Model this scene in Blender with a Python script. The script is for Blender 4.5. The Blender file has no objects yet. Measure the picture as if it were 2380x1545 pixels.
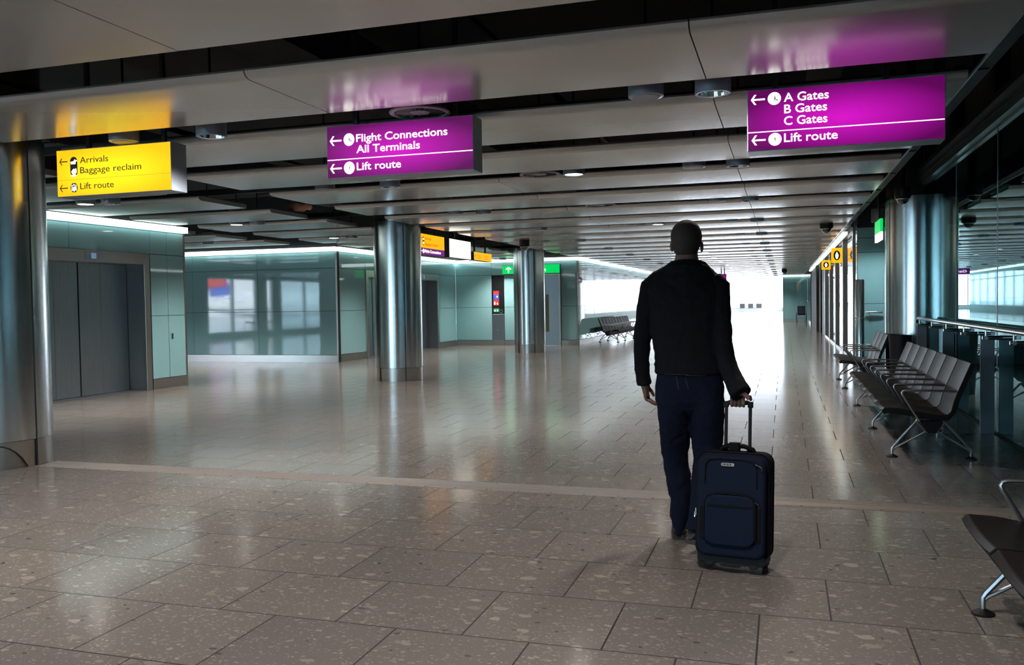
import bpy, bmesh, math, random
from mathutils import Vector, Matrix
random.seed(7)
SC = bpy.context.scene
COL = SC.collection
PI = math.pi
R = math.radians
# ------------------------------------------------------------------ camera
HC = 1.4
CX, CY = 1190.0, 772.5
V1 = (1822.0, 695.0); V2 = (-5200.0, 804.0)
FPX = math.sqrt(-((V1[0]-CX)*(V2[0]-CX)+(V1[1]-CY)*(V2[1]-CY)))
_y = Vector((V1[0]-CX, -(V1[1]-CY), -FPX)).normalized()
_x = -Vector((V2[0]-CX, -(V2[1]-CY), -FPX)).normalized()
_z = _x.cross(_y).normalized(); _x = _y.cross(_z)
CAMM = Matrix((_x, _y, _z))
cd = bpy.data.cameras.new('camera'); cam = bpy.data.objects.new('camera', cd); COL.objects.link(cam)
cam.matrix_world = Matrix.Translation((0, 0, HC)) @ CAMM.to_4x4()
cd.sensor_width = 36.0; cd.lens = FPX/2380*36.0; cd.clip_start = 0.05; cd.clip_end = 600
SC.camera = cam
def W(px, py, Y):
    """point of the photo pixel on the upright plane at distance Y down the hall"""
    r = CAMM @ Vector((px-CX, -(py-CY), -FPX))
    return Vector((0, 0, HC)) + r*(Y/r.y)
# ------------------------------------------------------------------ world, exposure
SC.view_settings.view_transform = 'Standard'; SC.view_settings.look = 'None'
SC.view_settings.exposure = 0.38; SC.view_settings.gamma = 1.0; SC.view_settings.use_curve_mapping = False
SC.cycles.use_denoising = True
SC.cycles.max_bounces = 10; SC.cycles.diffuse_bounces = 4; SC.cycles.glossy_bounces = 5
SC.cycles.transparent_max_bounces = 12; SC.cycles.sample_clamp_indirect = 6; SC.cycles.caustics_reflective = False
wd = bpy.data.worlds.new('overcast_sky'); SC.world = wd; wd.use_nodes = True
nt = wd.node_tree; bg = nt.nodes['Background']
tc = nt.nodes.new('ShaderNodeTexCoord'); sx = nt.nodes.new('ShaderNodeSeparateXYZ'); cr = nt.nodes.new('ShaderNodeValToRGB')
nt.links.new(tc.outputs['Generated'], sx.inputs[0]); nt.links.new(sx.outputs['Z'], cr.inputs[0])
cr.color_ramp.elements[0].position = 0.0; cr.color_ramp.elements[0].color = (0.86, 0.92, 1, 1)
cr.color_ramp.elements[1].position = 0.6; cr.color_ramp.elements[1].color = (0.62, 0.8, 1, 1)
nt.links.new(cr.outputs[0], bg.inputs[0]); bg.inputs[1].default_value = 10

def portal(loc, rot, sx_, sy_):
    l = bpy.data.lights.new('sky_portal', 'AREA'); l.shape = 'RECTANGLE'; l.size = sx_; l.size_y = sy_
    l.cycles.is_portal = True
    o = bpy.data.objects.new('sky_portal', l); o.location = loc; o.rotation_euler = rot; COL.objects.link(o)
portal((-15, 104.8, 3), (R(-90), 0, 0), 30, 6)
portal((3.3, 35.9, 1.45), (R(-90), 0, 0), 3.2, 2.8)
portal((-0.2, 81, 2), (0, R(90), 0), 2.8, 46)
portal((-23.8, -2.3, 1.5), (0, R(-90), 0), 2.6, 17.4)
portal((-12, -13.8, 1.5), (R(90), 0, 0), 16, 2.6)
sl = bpy.data.lights.new('sun', 'SUN'); sl.energy = 22; sl.angle = R(2); sl.color = (1, 0.96, 0.9)
so = bpy.data.objects.new('sun', sl); so.rotation_euler = Vector((1, 0.55, 0.8)).to_track_quat('Z', 'Y').to_euler(); so.location = (20, 60, 20); COL.objects.link(so)
# ------------------------------------------------------------------ materials
def mat(name, color=(0.5, 0.5, 0.5), rough=0.5, metal=0.0, emit=None, estr=0.0, spec=0.5, ior=1.5, coat=0.0, aniso=0.0):
    m = bpy.data.materials.new(name); m.use_nodes = True
    b = m.node_tree.nodes['Principled BSDF']
    b.inputs['Base Color'].default_value = (*color, 1); b.inputs['Roughness'].default_value = rough
    b.inputs['Metallic'].default_value = metal; b.inputs['IOR'].default_value = ior
    b.inputs['Specular IOR Level'].default_value = spec
    b.inputs['Coat Weight'].default_value = coat; b.inputs['Coat Roughness'].default_value = 0.03
    b.inputs['Anisotropic'].default_value = aniso
    if emit: b.inputs['Emission Color'].default_value = (*emit, 1); b.inputs['Emission Strength'].default_value = estr
    return m
def noisy(m, scale, c1, c2, bump=0.0, stretch=(1, 1, 1), rough=None, dist=0.002):
    nt = m.node_tree; b = nt.nodes['Principled BSDF']
    tc = nt.nodes.new('ShaderNodeTexCoord'); mp = nt.nodes.new('ShaderNodeMapping'); mp.inputs['Scale'].default_value = stretch
    nz = nt.nodes.new('ShaderNodeTexNoise'); nz.inputs['Scale'].default_value = scale; nz.inputs['Detail'].default_value = 4
    nt.links.new(tc.outputs['Object'], mp.inputs[0]); nt.links.new(mp.outputs[0], nz.inputs['Vector'])
    rp = nt.nodes.new('ShaderNodeValToRGB'); rp.color_ramp.elements[0].position = 0.3; rp.color_ramp.elements[1].position = 0.7
    rp.color_ramp.elements[0].color = (*c1, 1); rp.color_ramp.elements[1].color = (*c2, 1)
    nt.links.new(nz.outputs['Fac'], rp.inputs[0]); nt.links.new(rp.outputs[0], b.inputs['Base Color'])
    if rough:
        mr = nt.nodes.new('ShaderNodeMapRange'); mr.inputs['To Min'].default_value = rough[0]; mr.inputs['To Max'].default_value = rough[1]
        nt.links.new(nz.outputs['Fac'], mr.inputs['Value']); nt.links.new(mr.outputs[0], b.inputs['Roughness'])
    if bump:
        bp = nt.nodes.new('ShaderNodeBump'); bp.inputs['Strength'].default_value = bump; bp.inputs['Distance'].default_value = dist
        nt.links.new(nz.outputs['Fac'], bp.inputs['Height']); nt.links.new(bp.outputs[0], b.inputs['Normal'])
    return m
M = {}
M['slab'] = mat('satin_ceiling_metal', (0.44, 0.44, 0.435), 0.24, 0.42, coat=0.5)
M['slab'].node_tree.nodes['Principled BSDF'].inputs['Coat Roughness'].default_value = 0.16
M['void'] = mat('black_soffit', (0.008, 0.008, 0.009), 0.9)
M['duct'] = noisy(mat('dark_duct', (0.03, 0.03, 0.033), 0.6, 0.3), 3, (0.015, 0.015, 0.017), (0.045, 0.045, 0.05))
M['steel'] = noisy(mat('brushed_steel', (0.6, 0.62, 0.62), 0.22, 1.0), 8, (0.55, 0.58, 0.58), (0.64, 0.67, 0.67), 0.03, (60, 60, 0.4), (0.17, 0.27))
M['steel_h'] = noisy(mat('brushed_steel_trim', (0.5, 0.5, 0.48), 0.3, 1.0), 8, (0.44, 0.42, 0.39), (0.52, 0.5, 0.47), 0.02, (0.4, 0.4, 60), (0.25, 0.35))
M['door_steel'] = noisy(mat('lift_door_steel', (0.22, 0.24, 0.26), 0.35, 1.0), 8, (0.27, 0.31, 0.34), (0.36, 0.41, 0.44), 0.02, (40, 40, 0.4), (0.28, 0.42))
M['alu'] = mat('anodised_aluminium', (0.42, 0.43, 0.45), 0.35, 1.0)
M['chrome'] = mat('polished_chrome', (0.75, 0.76, 0.78), 0.1, 1.0)
M['gap'] = mat('black_joint', (0.01, 0.012, 0.012), 0.6)
M['teal'] = mat('back_painted_teal_glass', (0.255, 0.48, 0.505), 0.035, 0.0, ior=1.6)
M['cove'] = mat('cove_diffuser', (0.9, 0.95, 0.93), 0.5, emit=(0.86, 1.0, 0.95), estr=2.6)
M['black'] = mat('matt_black', (0.009, 0.009, 0.01), 0.5, spec=0.2)
M['leather'] = noisy(mat('black_leather', (0.02, 0.019, 0.018), 0.5, spec=0.1), 90, (0.012, 0.011, 0.0105), (0.018, 0.0165, 0.0155), 0.25)
M['rail'] = mat('handrail_steel', (0.5, 0.48, 0.46), 0.2, 1.0)
M['blade'] = mat('blue_grey_post', (0.2, 0.235, 0.28), 0.4, 0.4)
M['white'] = mat('white_paint', (0.8, 0.8, 0.8), 0.5)
M['dwall'] = noisy(mat('dark_upper_wall', (0.035, 0.034, 0.03), 0.7), 2, (0.028, 0.027, 0.024), (0.042, 0.04, 0.036))
M['conc'] = noisy(mat('apron_concrete', (0.5, 0.5, 0.5), 0.9), 0.4, (0.45, 0.45, 0.45), (0.6, 0.6, 0.6))
M['lamp_on'] = mat('lit_lamp', (1, 1, 1), 0.5, emit=(1, 0.96, 0.86), estr=9)
M['speaker'] = mat('speaker_grille', (0.28, 0.28, 0.29), 0.5)

def glassmat(name, tint, gl, ior=1.6, rough=0.0):
    m = bpy.data.materials.new(name); m.use_nodes = True; nt = m.node_tree
    for n in list(nt.nodes): nt.nodes.remove(n)
    out = nt.nodes.new('ShaderNodeOutputMaterial'); mx = nt.nodes.new('ShaderNodeMixShader')
    tr = nt.nodes.new('ShaderNodeBsdfTransparent'); g = nt.nodes.new('ShaderNodeBsdfGlossy'); fr = nt.nodes.new('ShaderNodeFresnel')
    tr.inputs[0].default_value = (*tint, 1); g.inputs[0].default_value = (*gl, 1); g.inputs['Roughness'].default_value = rough
    ge = nt.nodes.new('ShaderNodeNewGeometry'); m1 = nt.nodes.new('ShaderNodeMath'); m1.operation = 'MULTIPLY_ADD'; m1.inputs[1].default_value = -2; m1.inputs[2].default_value = 1
    nt.links.new(ge.outputs['Backfacing'], m1.inputs[0]); pw = nt.nodes.new('ShaderNodeMath'); pw.operation = 'POWER'; pw.inputs[0].default_value = ior
    nt.links.new(m1.outputs[0], pw.inputs[1]); nt.links.new(pw.outputs[0], fr.inputs[0])
    nt.links.new(fr.outputs[0], mx.inputs[0]); nt.links.new(tr.outputs[0], mx.inputs[1]); nt.links.new(g.outputs[0], mx.inputs[2])
    nt.links.new(mx.outputs[0], out.inputs[0]); return m
M['glass'] = glassmat('tinted_partition_glass', (0.35, 0.5, 0.52), (0.62, 0.9, 0.92), 1.9)
M['wglass'] = glassmat('window_glass', (0.95, 0.98, 1), (1, 1, 1), 1.25)
M['bglass'] = glassmat('blue_window_glass', (0.66, 0.78, 0.82), (0.8, 0.95, 1), 1.4)

def terrazzo(name, joints=True):
    m = bpy.data.materials.new(name); m.use_nodes = True; nt = m.node_tree; b = nt.nodes['Principled BSDF']
    L = nt.links.new; N = nt.nodes.new
    tc = N('ShaderNodeTexCoord')
    nz = N('ShaderNodeTexNoise'); nz.inputs['Scale'].default_value = 16; nz.inputs['Detail'].default_value = 4
    L(tc.outputs['Object'], nz.inputs['Vector'])
    ad = N('ShaderNodeVectorMath'); ad.operation = 'MULTIPLY_ADD'; ad.inputs[1].default_value = (0.05, 0.05, 0)
    L(nz.outputs['Color'], ad.inputs[0]); L(tc.outputs['Object'], ad.inputs[2])
    base = N('ShaderNodeTexNoise'); base.inputs['Scale'].default_value = 160; base.inputs['Detail'].default_value = 3
    L(tc.outputs['Object'], base.inputs['Vector'])
    rp = N('ShaderNodeValToRGB'); rp.color_ramp.elements[0].position = 0.3; rp.color_ramp.elements[1].position = 0.72
    rp.color_ramp.elements[0].color = (0.165, 0.150, 0.140, 1); rp.color_ramp.elements[1].color = (0.225, 0.206, 0.193, 1)
    L(base.outputs['Fac'], rp.inputs[0])
    cur = rp.outputs[0]
    for scale, thr, keep, cols in ((11, 0.36, 0.86, ((0.25, 0.222, 0.195), (0.34, 0.315, 0.285))), (26, 0.36, 0.77, ((0.24, 0.21, 0.182), (0.33, 0.305, 0.275))), (62, 0.4, 0.66, ((0.23, 0.205, 0.18), (0.34, 0.315, 0.29))), (17, 0.24, 0.95, ((0.10, 0.092, 0.083), (0.13, 0.12, 0.108)))):
        v = N('ShaderNodeTexVoronoi'); v.voronoi_dimensions = '2D'; v.inputs['Scale'].default_value = scale; v.inputs['Randomness'].default_value = 1
        mp = N('ShaderNodeMapping'); mp.inputs['Scale'].default_value = (0.75, 1.15, 1); mp.inputs['Rotation'].default_value = (0, 0, scale*0.7); mp.inputs['Location'].default_value = (scale*3.1, scale*1.7, 0)
        L(ad.outputs[0], mp.inputs[0]); L(mp.outputs[0], v.inputs['Vector'])
        sp = N('ShaderNodeSeparateColor'); L(v.outputs['Color'], sp.inputs[0])
        th = N('ShaderNodeMath'); th.operation = 'MULTIPLY_ADD'; th.inputs[1].default_value = thr*0.6; th.inputs[2].default_value = thr*0.35; L(sp.outputs[0], th.inputs[0])
        lt = N('ShaderNodeMath'); lt.operation = 'LESS_THAN'; L(v.outputs['Distance'], lt.inputs[0]); L(th.outputs[0], lt.inputs[1])
        gt = N('ShaderNodeMath'); gt.operation = 'GREATER_THAN'; L(sp.outputs[1], gt.inputs[0]); gt.inputs[1].default_value = keep
        mu = N('ShaderNodeMath'); mu.operation = 'MULTIPLY'; L(lt.outputs[0], mu.inputs[0]); L(gt.outputs[0], mu.inputs[1])
        cc = N('ShaderNodeMix'); cc.data_type = 'RGBA'; cc.inputs[6].default_value = (*cols[0], 1); cc.inputs[7].default_value = (*cols[1], 1); L(sp.outputs[2], cc.inputs[0])
        mx = N('ShaderNodeMix'); mx.data_type = 'RGBA'; L(mu.outputs[0], mx.inputs[0]); L(cur, mx.inputs[6]); L(cc.outputs[2], mx.inputs[7])
        cur = mx.outputs[2]
    if joints:
        mp = N('ShaderNodeMapping'); mp.inputs['Location'].default_value = (0.71+120.0, -2.807+0.573*100, 0)
        L(tc.outputs['Object'], mp.inputs[0])
        bt = N('ShaderNodeTexBrick'); bt.offset = 0.5; bt.offset_frequency = 2; bt.squash = 1
        bt.inputs['Scale'].default_value = 1; bt.inputs['Brick Width'].default_value = 0.6; bt.inputs['Row Height'].default_value = 0.573
        bt.inputs['Mortar Size'].default_value = 0.0038; bt.inputs['Mortar Smooth'].default_value = 0
        bt.inputs['Color1'].default_value = (0.9, 0.9, 0.9, 1); bt.inputs['Color2'].default_value = (1.08, 1.06, 1.04, 1)
        bt.inputs['Mortar'].default_value = (1, 1, 1, 1)
        L(mp.outputs[0], bt.inputs['Vector'])
        m1 = N('ShaderNodeMix'); m1.data_type = 'RGBA'; m1.blend_type = 'MULTIPLY'; m1.inputs[0].default_value = 1; L(cur, m1.inputs[6]); L(bt.outputs['Color'], m1.inputs[7])
        m2 = N('ShaderNodeMix'); m2.data_type = 'RGBA'; L(bt.outputs['Fac'], m2.inputs[0]); L(m1.outputs[2], m2.inputs[6]); m2.inputs[7].default_value = (0.012, 0.011, 0.01, 1)
        cur = m2.outputs[2]
        rr = N('ShaderNodeMapRange'); L(bt.outputs['Fac'], rr.inputs['Value']); rr.inputs['To Min'].default_value = 0.15; rr.inputs['To Max'].default_value = 0.9
        L(rr.outputs[0], b.inputs['Roughness'])
    else: b.inputs['Roughness'].default_value = 0.15
    L(cur, b.inputs['Base Color']); b.inputs['IOR'].default_value = 1.58
    return m
M['floor'] = terrazzo('terrazzo_tiles'); M['floor_b'] = terrazzo('terrazzo_border', False)
# ------------------------------------------------------------------ mesh helpers
class MB:
    def __init__(s): s.v = []; s.f = []; s.m = []; s.k = 0
    def add(s, vs, fs, mi=0):
        o = len(s.v); s.v += [tuple(p) for p in vs]; s.f += [tuple(i+o for i in f) for f in fs]; s.m += [mi]*len(fs); return s
    def box(s, x0, x1, y0, y1, z0, z1, mi=0):
        return s.add([(x0,y0,z0),(x1,y0,z0),(x1,y1,z0),(x0,y1,z0),(x0,y0,z1),(x1,y0,z1),(x1,y1,z1),(x0,y1,z1)],
              [(0,3,2,1),(4,5,6,7),(0,1,5,4),(1,2,6,5),(2,3,7,6),(3,0,4,7)], mi)
    def prism(s, poly, ax, a, b, mi=0):
        n = len(poly)
        def P(u, v, w): return {'x': (w,u,v), 'y': (u,w,v), 'z': (u,v,w)}[ax]
        vs = [P(u,v,a) for u,v in poly]+[P(u,v,b) for u,v in poly]
        return s.add(vs, [tuple(range(n-1,-1,-1)), tuple(range(n,2*n))]+[(i,(i+1)%n,(i+1)%n+n,i+n) for i in range(n)], mi)
    def tube(s, pts, r, n=10, mi=0, flat=1.0):
        pts = [Vector(p) for p in pts]; rs = r if isinstance(r, (list, tuple)) else [r]*len(pts)
        vs = []; up = None
        for i, p in enumerate(pts):
            d = (pts[min(i+1, len(pts)-1)]-pts[max(i-1, 0)]).normalized()
            if up is None: up = Vector((0,0,1)) if abs(d.z) < 0.9 else Vector((0,1,0))
            a = d.cross(up).normalized(); bb = a.cross(d).normalized(); up = bb
            for k in range(n):
                t = 2*PI*k/n; vs.append(p+a*math.cos(t)*rs[i]+bb*math.sin(t)*rs[i]*flat)
        m = len(pts)
        fs = [(i*n+k, i*n+(k+1)%n, (i+1)*n+(k+1)%n, (i+1)*n+k) for i in range(m-1) for k in range(n)]
        fs += [tuple(range(n-1,-1,-1)), tuple((m-1)*n+k for k in range(n))]
        return s.add(vs, fs, mi)
    def rings(s, rs, n=24, mi=0):
        """closed loft through rings (cx,cy,cz,rx,ry[,tilt])"""
        vs = []
        for g in rs:
            cx, cy, cz, rx, ry = g[:5]; tl = g[5] if len(g) > 5 else 0
            for k in range(n):
                t = 2*PI*k/n; x = rx*math.cos(t); y = ry*math.sin(t)
                vs.append((cx+x, cy+y, cz+x*tl))
        m = len(rs)
        fs = [(i*n+k, i*n+(k+1)%n, (i+1)*n+(k+1)%n, (i+1)*n+k) for i in range(m-1) for k in range(n)]
        fs += [tuple(range(n-1,-1,-1)), tuple((m-1)*n+k for k in range(n))]
        return s.add(vs, fs, mi)
    def ball(s, c, r, n=16, mi=0):
        rx, ry, rz = r if isinstance(r, (list, tuple)) else (r, r, r)
        return s.rings([(c[0], c[1], c[2]-rz*math.cos(PI*(i+0.02)/(n+0.04)), rx*math.sin(PI*(i+0.02)/(n+0.04))+1e-5, ry*math.sin(PI*(i+0.02)/(n+0.04))+1e-5) for i in range(n+1)], n*2, mi)
    def lathe(s, prof, cx=0, cy=0, n=32, mi=0, caps=True):
        vs = [(cx+r*math.cos(2*PI*k/n), cy+r*math.sin(2*PI*k/n), z) for r, z in prof for k in range(n)]
        m = len(prof)
        fs = [(i*n+k, i*n+(k+1)%n, (i+1)*n+(k+1)%n, (i+1)*n+k) for i in range(m-1) for k in range(n)]
        if caps: fs += [tuple(range(n-1,-1,-1)), tuple((m-1)*n+k for k in range(n))]
        return s.add(vs, fs, mi)
    def build(s, name, mats, parent=None, bevel=0.0, smooth=False, loc=None, seg=2):
        me = bpy.data.meshes.new(name); me.from_pydata(s.v, [], s.f)
        for m in (mats if isinstance(mats, (list, tuple)) else [mats]): me.materials.append(M[m] if isinstance(m, str) else m)
        me.polygons.foreach_set('material_index', s.m)
        bm = bmesh.new(); bm.from_mesh(me); bmesh.ops.recalc_face_normals(bm, faces=bm.faces); bm.to_mesh(me); bm.free()
        if smooth:
            me.shade_smooth(); me.set_sharp_from_angle(angle=R(40))
        o = bpy.data.objects.new(name, me); COL.objects.link(o)
        if parent: o.parent = parent
        if loc: o.location = loc
        if bevel:
            b = o.modifiers.new('bevel', 'BEVEL'); b.width = bevel; b.segments = seg; b.limit_method = 'ANGLE'; b.angle_limit = R(40)
        return o
def thing(name, label, cat, loc=(0,0,0), rz=0, group=None, rot=None):
    o = bpy.data.objects.new(name, None); COL.objects.link(o); o.location = loc; o.rotation_euler = rot or (0,0,rz); o.empty_display_size = 0.1
    o['label'] = label; o['category'] = cat
    if group: o['group'] = group
    return o
def tag(o, label, cat, group=None):
    o['label'] = label; o['category'] = cat
    if group: o['group'] = group
    return o
def struct(o): o['kind'] = 'structure'; return o
def sroot(name, loc=(0,0,0)):
    o = bpy.data.objects.new(name, None); COL.objects.link(o); o.location = loc; o['kind'] = 'structure'; return o
def copy_tree(o, parent=None):
    c = o.copy(); COL.objects.link(c); c.parent = parent
    for ch in list(o.children): copy_tree(ch, c)
    return c
# ------------------------------------------------------------------ floor and outside
struct(MB().box(-26, 1.555, -14.5, 57, -0.1, 0).box(-30, 1.555, 57, 106, -0.1, 0).build('floor', 'floor'))
fb = MB().box(1.561, 8, -14.5, 20.4, -0.1, 0).box(1.561, 5.2, 20.4, 57, -0.1, 0).build('floor_border', 'floor_b'); struct(fb)
struct(MB().box(1.555, 1.561, -14.5, 57, -0.1, -0.002).build('trim_2', 'gap'))
j = sroot('trim_1')
MB().box(-6.45, 1.55, 6.10, 6.365, 0.0, 0.002).build('joint_plate', mat('bronze_joint', (0.34, 0.28, 0.24), 0.36, 0.35), j)
for y in (6.125, 6.245, 6.30, 6.345): MB().box(-6.45, 1.55, y, y+0.006, 0.002, 0.0035).build('joint_ridge', 'alu', j)
sc0 = MB().box(0, 0.012, -0.004, 0.004, 0.002, 0.004).build('joint_screw', 'gap', j, loc=(-5.9, 6.112, 0))
for k in range(30):
    for y in (6.112, 6.356):
        if k or y > 6.2: sc_ = sc0.copy(); COL.objects.link(sc_); sc_.location = (-5.9+k*0.25, y, 0)
struct(MB().box(-160, 120, -120, 300, -0.5, -0.3).build('ground_apron', 'conc'))
# ------------------------------------------------------------------ slatted ceiling
ZC = 2.85
ceil = sroot('ceiling')
def slab(x0, x1, yf, seams=()):
    """long ceiling panel: flat 1.02 m bottom, rounded lip on the near and far edge"""
    yn = yf-1.02
    prof = [(yf, ZC+0.012), (yf-0.012, ZC)]
    prof += [(yn+0.0, ZC), (yn-0.028, ZC+0.003), (yn-0.052, ZC+0.012), (yn-0.070, ZC+0.027), (yn-0.077, ZC+0.045)]
    prof += [(yn-0.07, ZC+0.06), (yf-0.01, ZC+0.06), (yf, ZC+0.05)]
    m = MB(); xs = [x0]+sorted(s for s in seams if x0 < s < x1)+[x1]
    for a, b in zip(xs[:-1], xs[1:]): m.prism(prof, 'x', a+(0.004 if a != x0 else 0), b-(0.004 if b != x1 else 0))
    if len(xs) > 2:
        inner = [(yf-0.02, ZC+0.012), (yn, ZC+0.01), (yn-0.055, ZC+0.035), (yn-0.055, ZC+0.052), (yf-0.02, ZC+0.052)]
        for q in xs[1:-1]: m.prism(inner, 'x', q-0.03, q+0.03, 1)
    o = m.build('ceiling_panel', ['slab', 'gap'], ceil, smooth=True)
    return o
SE = [-0.48-2.77*k for k in range(2)]
for k in range(-8, 30):
    yf = 5.86+1.705*k
    if yf > 56: break
    if yf < 27: xl = -6.4
    else: xl = -6.3
    slab(xl, 1.18, yf, SE)
    if yf < 27.4 and not (5 < yf < 6.2): slab(-10.12, -7.5, yf)
    if 13.3 < yf < 19.2: slab(-17, -11.0, yf)
    if yf < 13: 
        if yf < 7: slab(-23.5, -11.0, yf)
# dark plenum above and its services
struct(MB().box(-26, 1.62, -14.5, 57, 4.2, 4.4).box(1.62, 7.5, -14.5, 20.4, 4.2, 4.4).build('roof_soffit', 'void'))
for i, (x, z, w, h) in enumerate(((-8.1, 3.3, 0.5, 0.4), (-3.9, 3.45, 0.5, 0.4), (0.35, 3.4, 0.3, 0.35))):
    ye = 27 if i == 0 else 50
    d = MB().box(x-w/2, x+w/2, -10, ye, z, z+h).box(x-0.02, x+0.02, 0, 0.05, z+h, 4.2)
    for q in range(15 if i == 0 else 24): d.box(x-w/2-0.02, x+w/2+0.02, -9+q*2.4, -8.95+q*2.4, z-0.02, z+h+0.02)
    tag(d.build('air_duct', 'duct'), ('dark air duct in the black gap over the left lift lobby', 'dark air duct above the ceiling panels over the middle of the hall', 'dark air duct above the ceiling panels beside the right glass wall')[i], 'duct')
bl = MB()
for k in range(16): bl.box(-10, 1.2, 5.98+3.41*k-9, 6.03+3.41*k-9, 3.02, 3.1)
for x in (-5.6, -1.8): bl.box(x-0.02, x+0.02, -10, 54, 3.1, 3.14)
struct(bl.build('trim_3', 'duct'))
# ------------------------------------------------------------------ columns
def column(x, y, label, seam_angles, r=0.44, top=2.95):
    t = thing('round_column', label, 'column', (x, y, 0), 0, None)
    MB().lathe([(r, 0.245), (r, top)], n=96).build('cladding', 'steel', t, smooth=True)
    MB().lathe([(r-0.012, 0.0), (r-0.012, 0.24), (r-0.03, 0.243)], n=96).build('plinth', 'steel_h', t, smooth=True)
    for a in seam_angles:
        c, s = math.cos(R(a)), math.sin(R(a)); m = MB()
        p = [Vector((c*(r+0.0015), s*(r+0.0015), 0)), Vector((-s*0.007, c*0.007, 0))]
        q = [p[0]-p[1], p[0]+p[1], (p[0]+p[1])*0.97, (p[0]-p[1])*0.97]
        m.add([(*v.xy, z) for z in (0.0, top-0.001) for v in q], [(0,1,5,4),(1,2,6,5),(2,3,7,6),(3,0,4,7),(3,2,1,0),(4,5,6,7)])
        m.build('seam', 'gap', t)
    MB().lathe([(r*0.96, top), (r*0.96, 4.2)], n=48).build('shaft', 'void', t, smooth=True)
    return t
column(-6.9, 6.15, 'round steel column at the left edge beside the yellow sign', (-1, 150, 240))
column(-6.9, 14.85, 'round steel column in the middle, with the small hanging signs behind it', (-50, 150, 40, 240))
column(-6.9, 23.6, 'round steel column in front of the green exit sign', (-55, 150, 40, 240))
column(1.97, 14.85, 'round steel column set into the glass wall behind the benches on the right', (-153, 30, 90))
# loose cable on the first column
cb = MB().tube([(-6.9+0.446*math.cos(R(-14-6.5*i)), 6.15+0.446*math.sin(R(-14-6.5*i)), 0.01+0.2*math.sin(PI*i/9.0)**0.8) for i in range(10)], 0.006, 6)
tag(cb.build('loose_cable', 'black', smooth=True), 'thin black cable looping against the foot of the left column', 'cable')
# ------------------------------------------------------------------ panelled walls
def panelwall(name, ax, c, a0, a1, seams, face, zs=(0.18, 1.28, 2.35, 2.75), top=4.2, cove=True, holes=(), thick=0.12, coverun=None, skirt=True, endtrims=()):
    """ax 'x': wall on plane X=c running along Y; ax 'y': plane Y=c running along X. face=+1/-1 outward normal"""
    root = sroot(name)
    def bx(m, a, b, d0, d1, z0, z1, mi=0):
        lo, hi = sorted((c+face*d0, c+face*d1))
        if ax == 'x': m.box(lo, hi, a, b, z0, z1, mi)
        else: m.box(a, b, lo, hi, z0, z1, mi)
    core = MB(); pan = MB(); sk = MB()
    spans = []; cur = a0
    for h0, h1, hz in sorted(holes):
        spans.append((cur, h0, 0)); spans.append((h0, h1, hz)); cur = h1
    spans.append((cur, a1, 0))
    for s0, s1, zb in spans:
        if s1-s0 < 1e-4: continue
        bx(core, s0, s1, -thick, -0.012, zb, top)
        if zb == 0 and skirt: bx(sk, s0, s1, -0.012, 0.006, 0, 0.175)
        ss = [s0]+[q for q in seams if s0+0.02 < q < s1-0.02]+[s1]
        for p, q in zip(ss[:-1], ss[1:]):
            zz = [z for z in zs if z > zb+0.01]
            if zb > 0: zz = [zb]+zz
            zz = zz+[2.87]
            for u, v in zip(zz[:-1], zz[1:]):
                bx(pan, p+0.004, q-0.004, -0.012, 0.0, u+0.005, v-0.005)
    core.build('wall_core', 'gap', root); pan.build('glass_panels', 'teal', root)
    if sk.v: sk.build('skirting', 'steel_h', root)
    if cove:
        cm = MB(); b0, b1 = coverun or (a0, a1)
        bx(cm, b0, b1, 0.001, 0.09, 2.765, 2.868); cm.build('cove_light', 'cove', root)
    for e in endtrims:
        tm = MB(); bx(tm, e-0.02, e+0.02, -0.03, 0.008, 0.0, 2.87); tm.build('corner_trim', 'steel_h', root)
    return root
panelwall('wall_left', 'x', -10.45, 5.0, 13.33, (6.3, 7.6, 8.9, 10.65, 12.85), 1, holes=((10.05, 12.42, 2.345),), endtrims=(13.31,))
struct(MB().box(-14.5, -10.95, 4.9, 13.28, 0, 4.2).build('wall_lift_core', 'teal'))
panelwall('wall_left_back', 'y', 19.2, -24, -10.57, (-16.8, -14.82, -12.85), -1, endtrims=(-10.59,))
panelwall('wall_left', 'x', -10.6, 19.23, 27.4, (20.72, 23.3, 26.0), 1, holes=((20.78, 22.98, 2.345), (23.62, 25.82, 2.345)), endtrims=())
panelwall('wall_hall_back', 'y', 27.4, -10.6, -6.36, (-9.31, -8.88, -7.62), -1, holes=((-9.315, -8.875, 2.345), (-7.62, -6.93, 2.345)), endtrims=(-6.38,))
panelwall('wall_left', 'x', -6.38, 27.43, 57, (30, 32.7, 35.4, 38.1, 40.8, 43.5, 46.2, 49), 1)
M['brownf'] = mat('bronze_frame', (0.16, 0.13, 0.11), 0.35, 0.7)
def window(name, ax, c, a0, a1, z0, z1, n, g, zr=(), fw=0.07, fm='alu'):
    r = sroot(name); fr = MB(); gl = MB()
    def bx(m, a, b, d0, d1, u, v):
        if ax == 'x': m.box(c+d0, c+d1, a, b, u, v)
        else: m.box(a, b, c+d0, c+d1, u, v)
    for i in range(n+1):
        a = a0+(a1-a0)*i/n; bx(fr, a-fw/2, a+fw/2, -0.06, 0.06, z0, z1)
    for z in (z0+0.03, z1-0.03)+tuple(zr): bx(fr, a0, a1, -0.05, 0.05, z-0.03, z+0.03)
    for i in range(n):
        p = a0+(a1-a0)*i/n+fw/2; q = a0+(a1-a0)*(i+1)/n-fw/2; bx(gl, p, q, -0.002, 0.002, z0, z1)
    fr.build('window_frame', fm, r); gl.build('pane', g, r); return r
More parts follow.
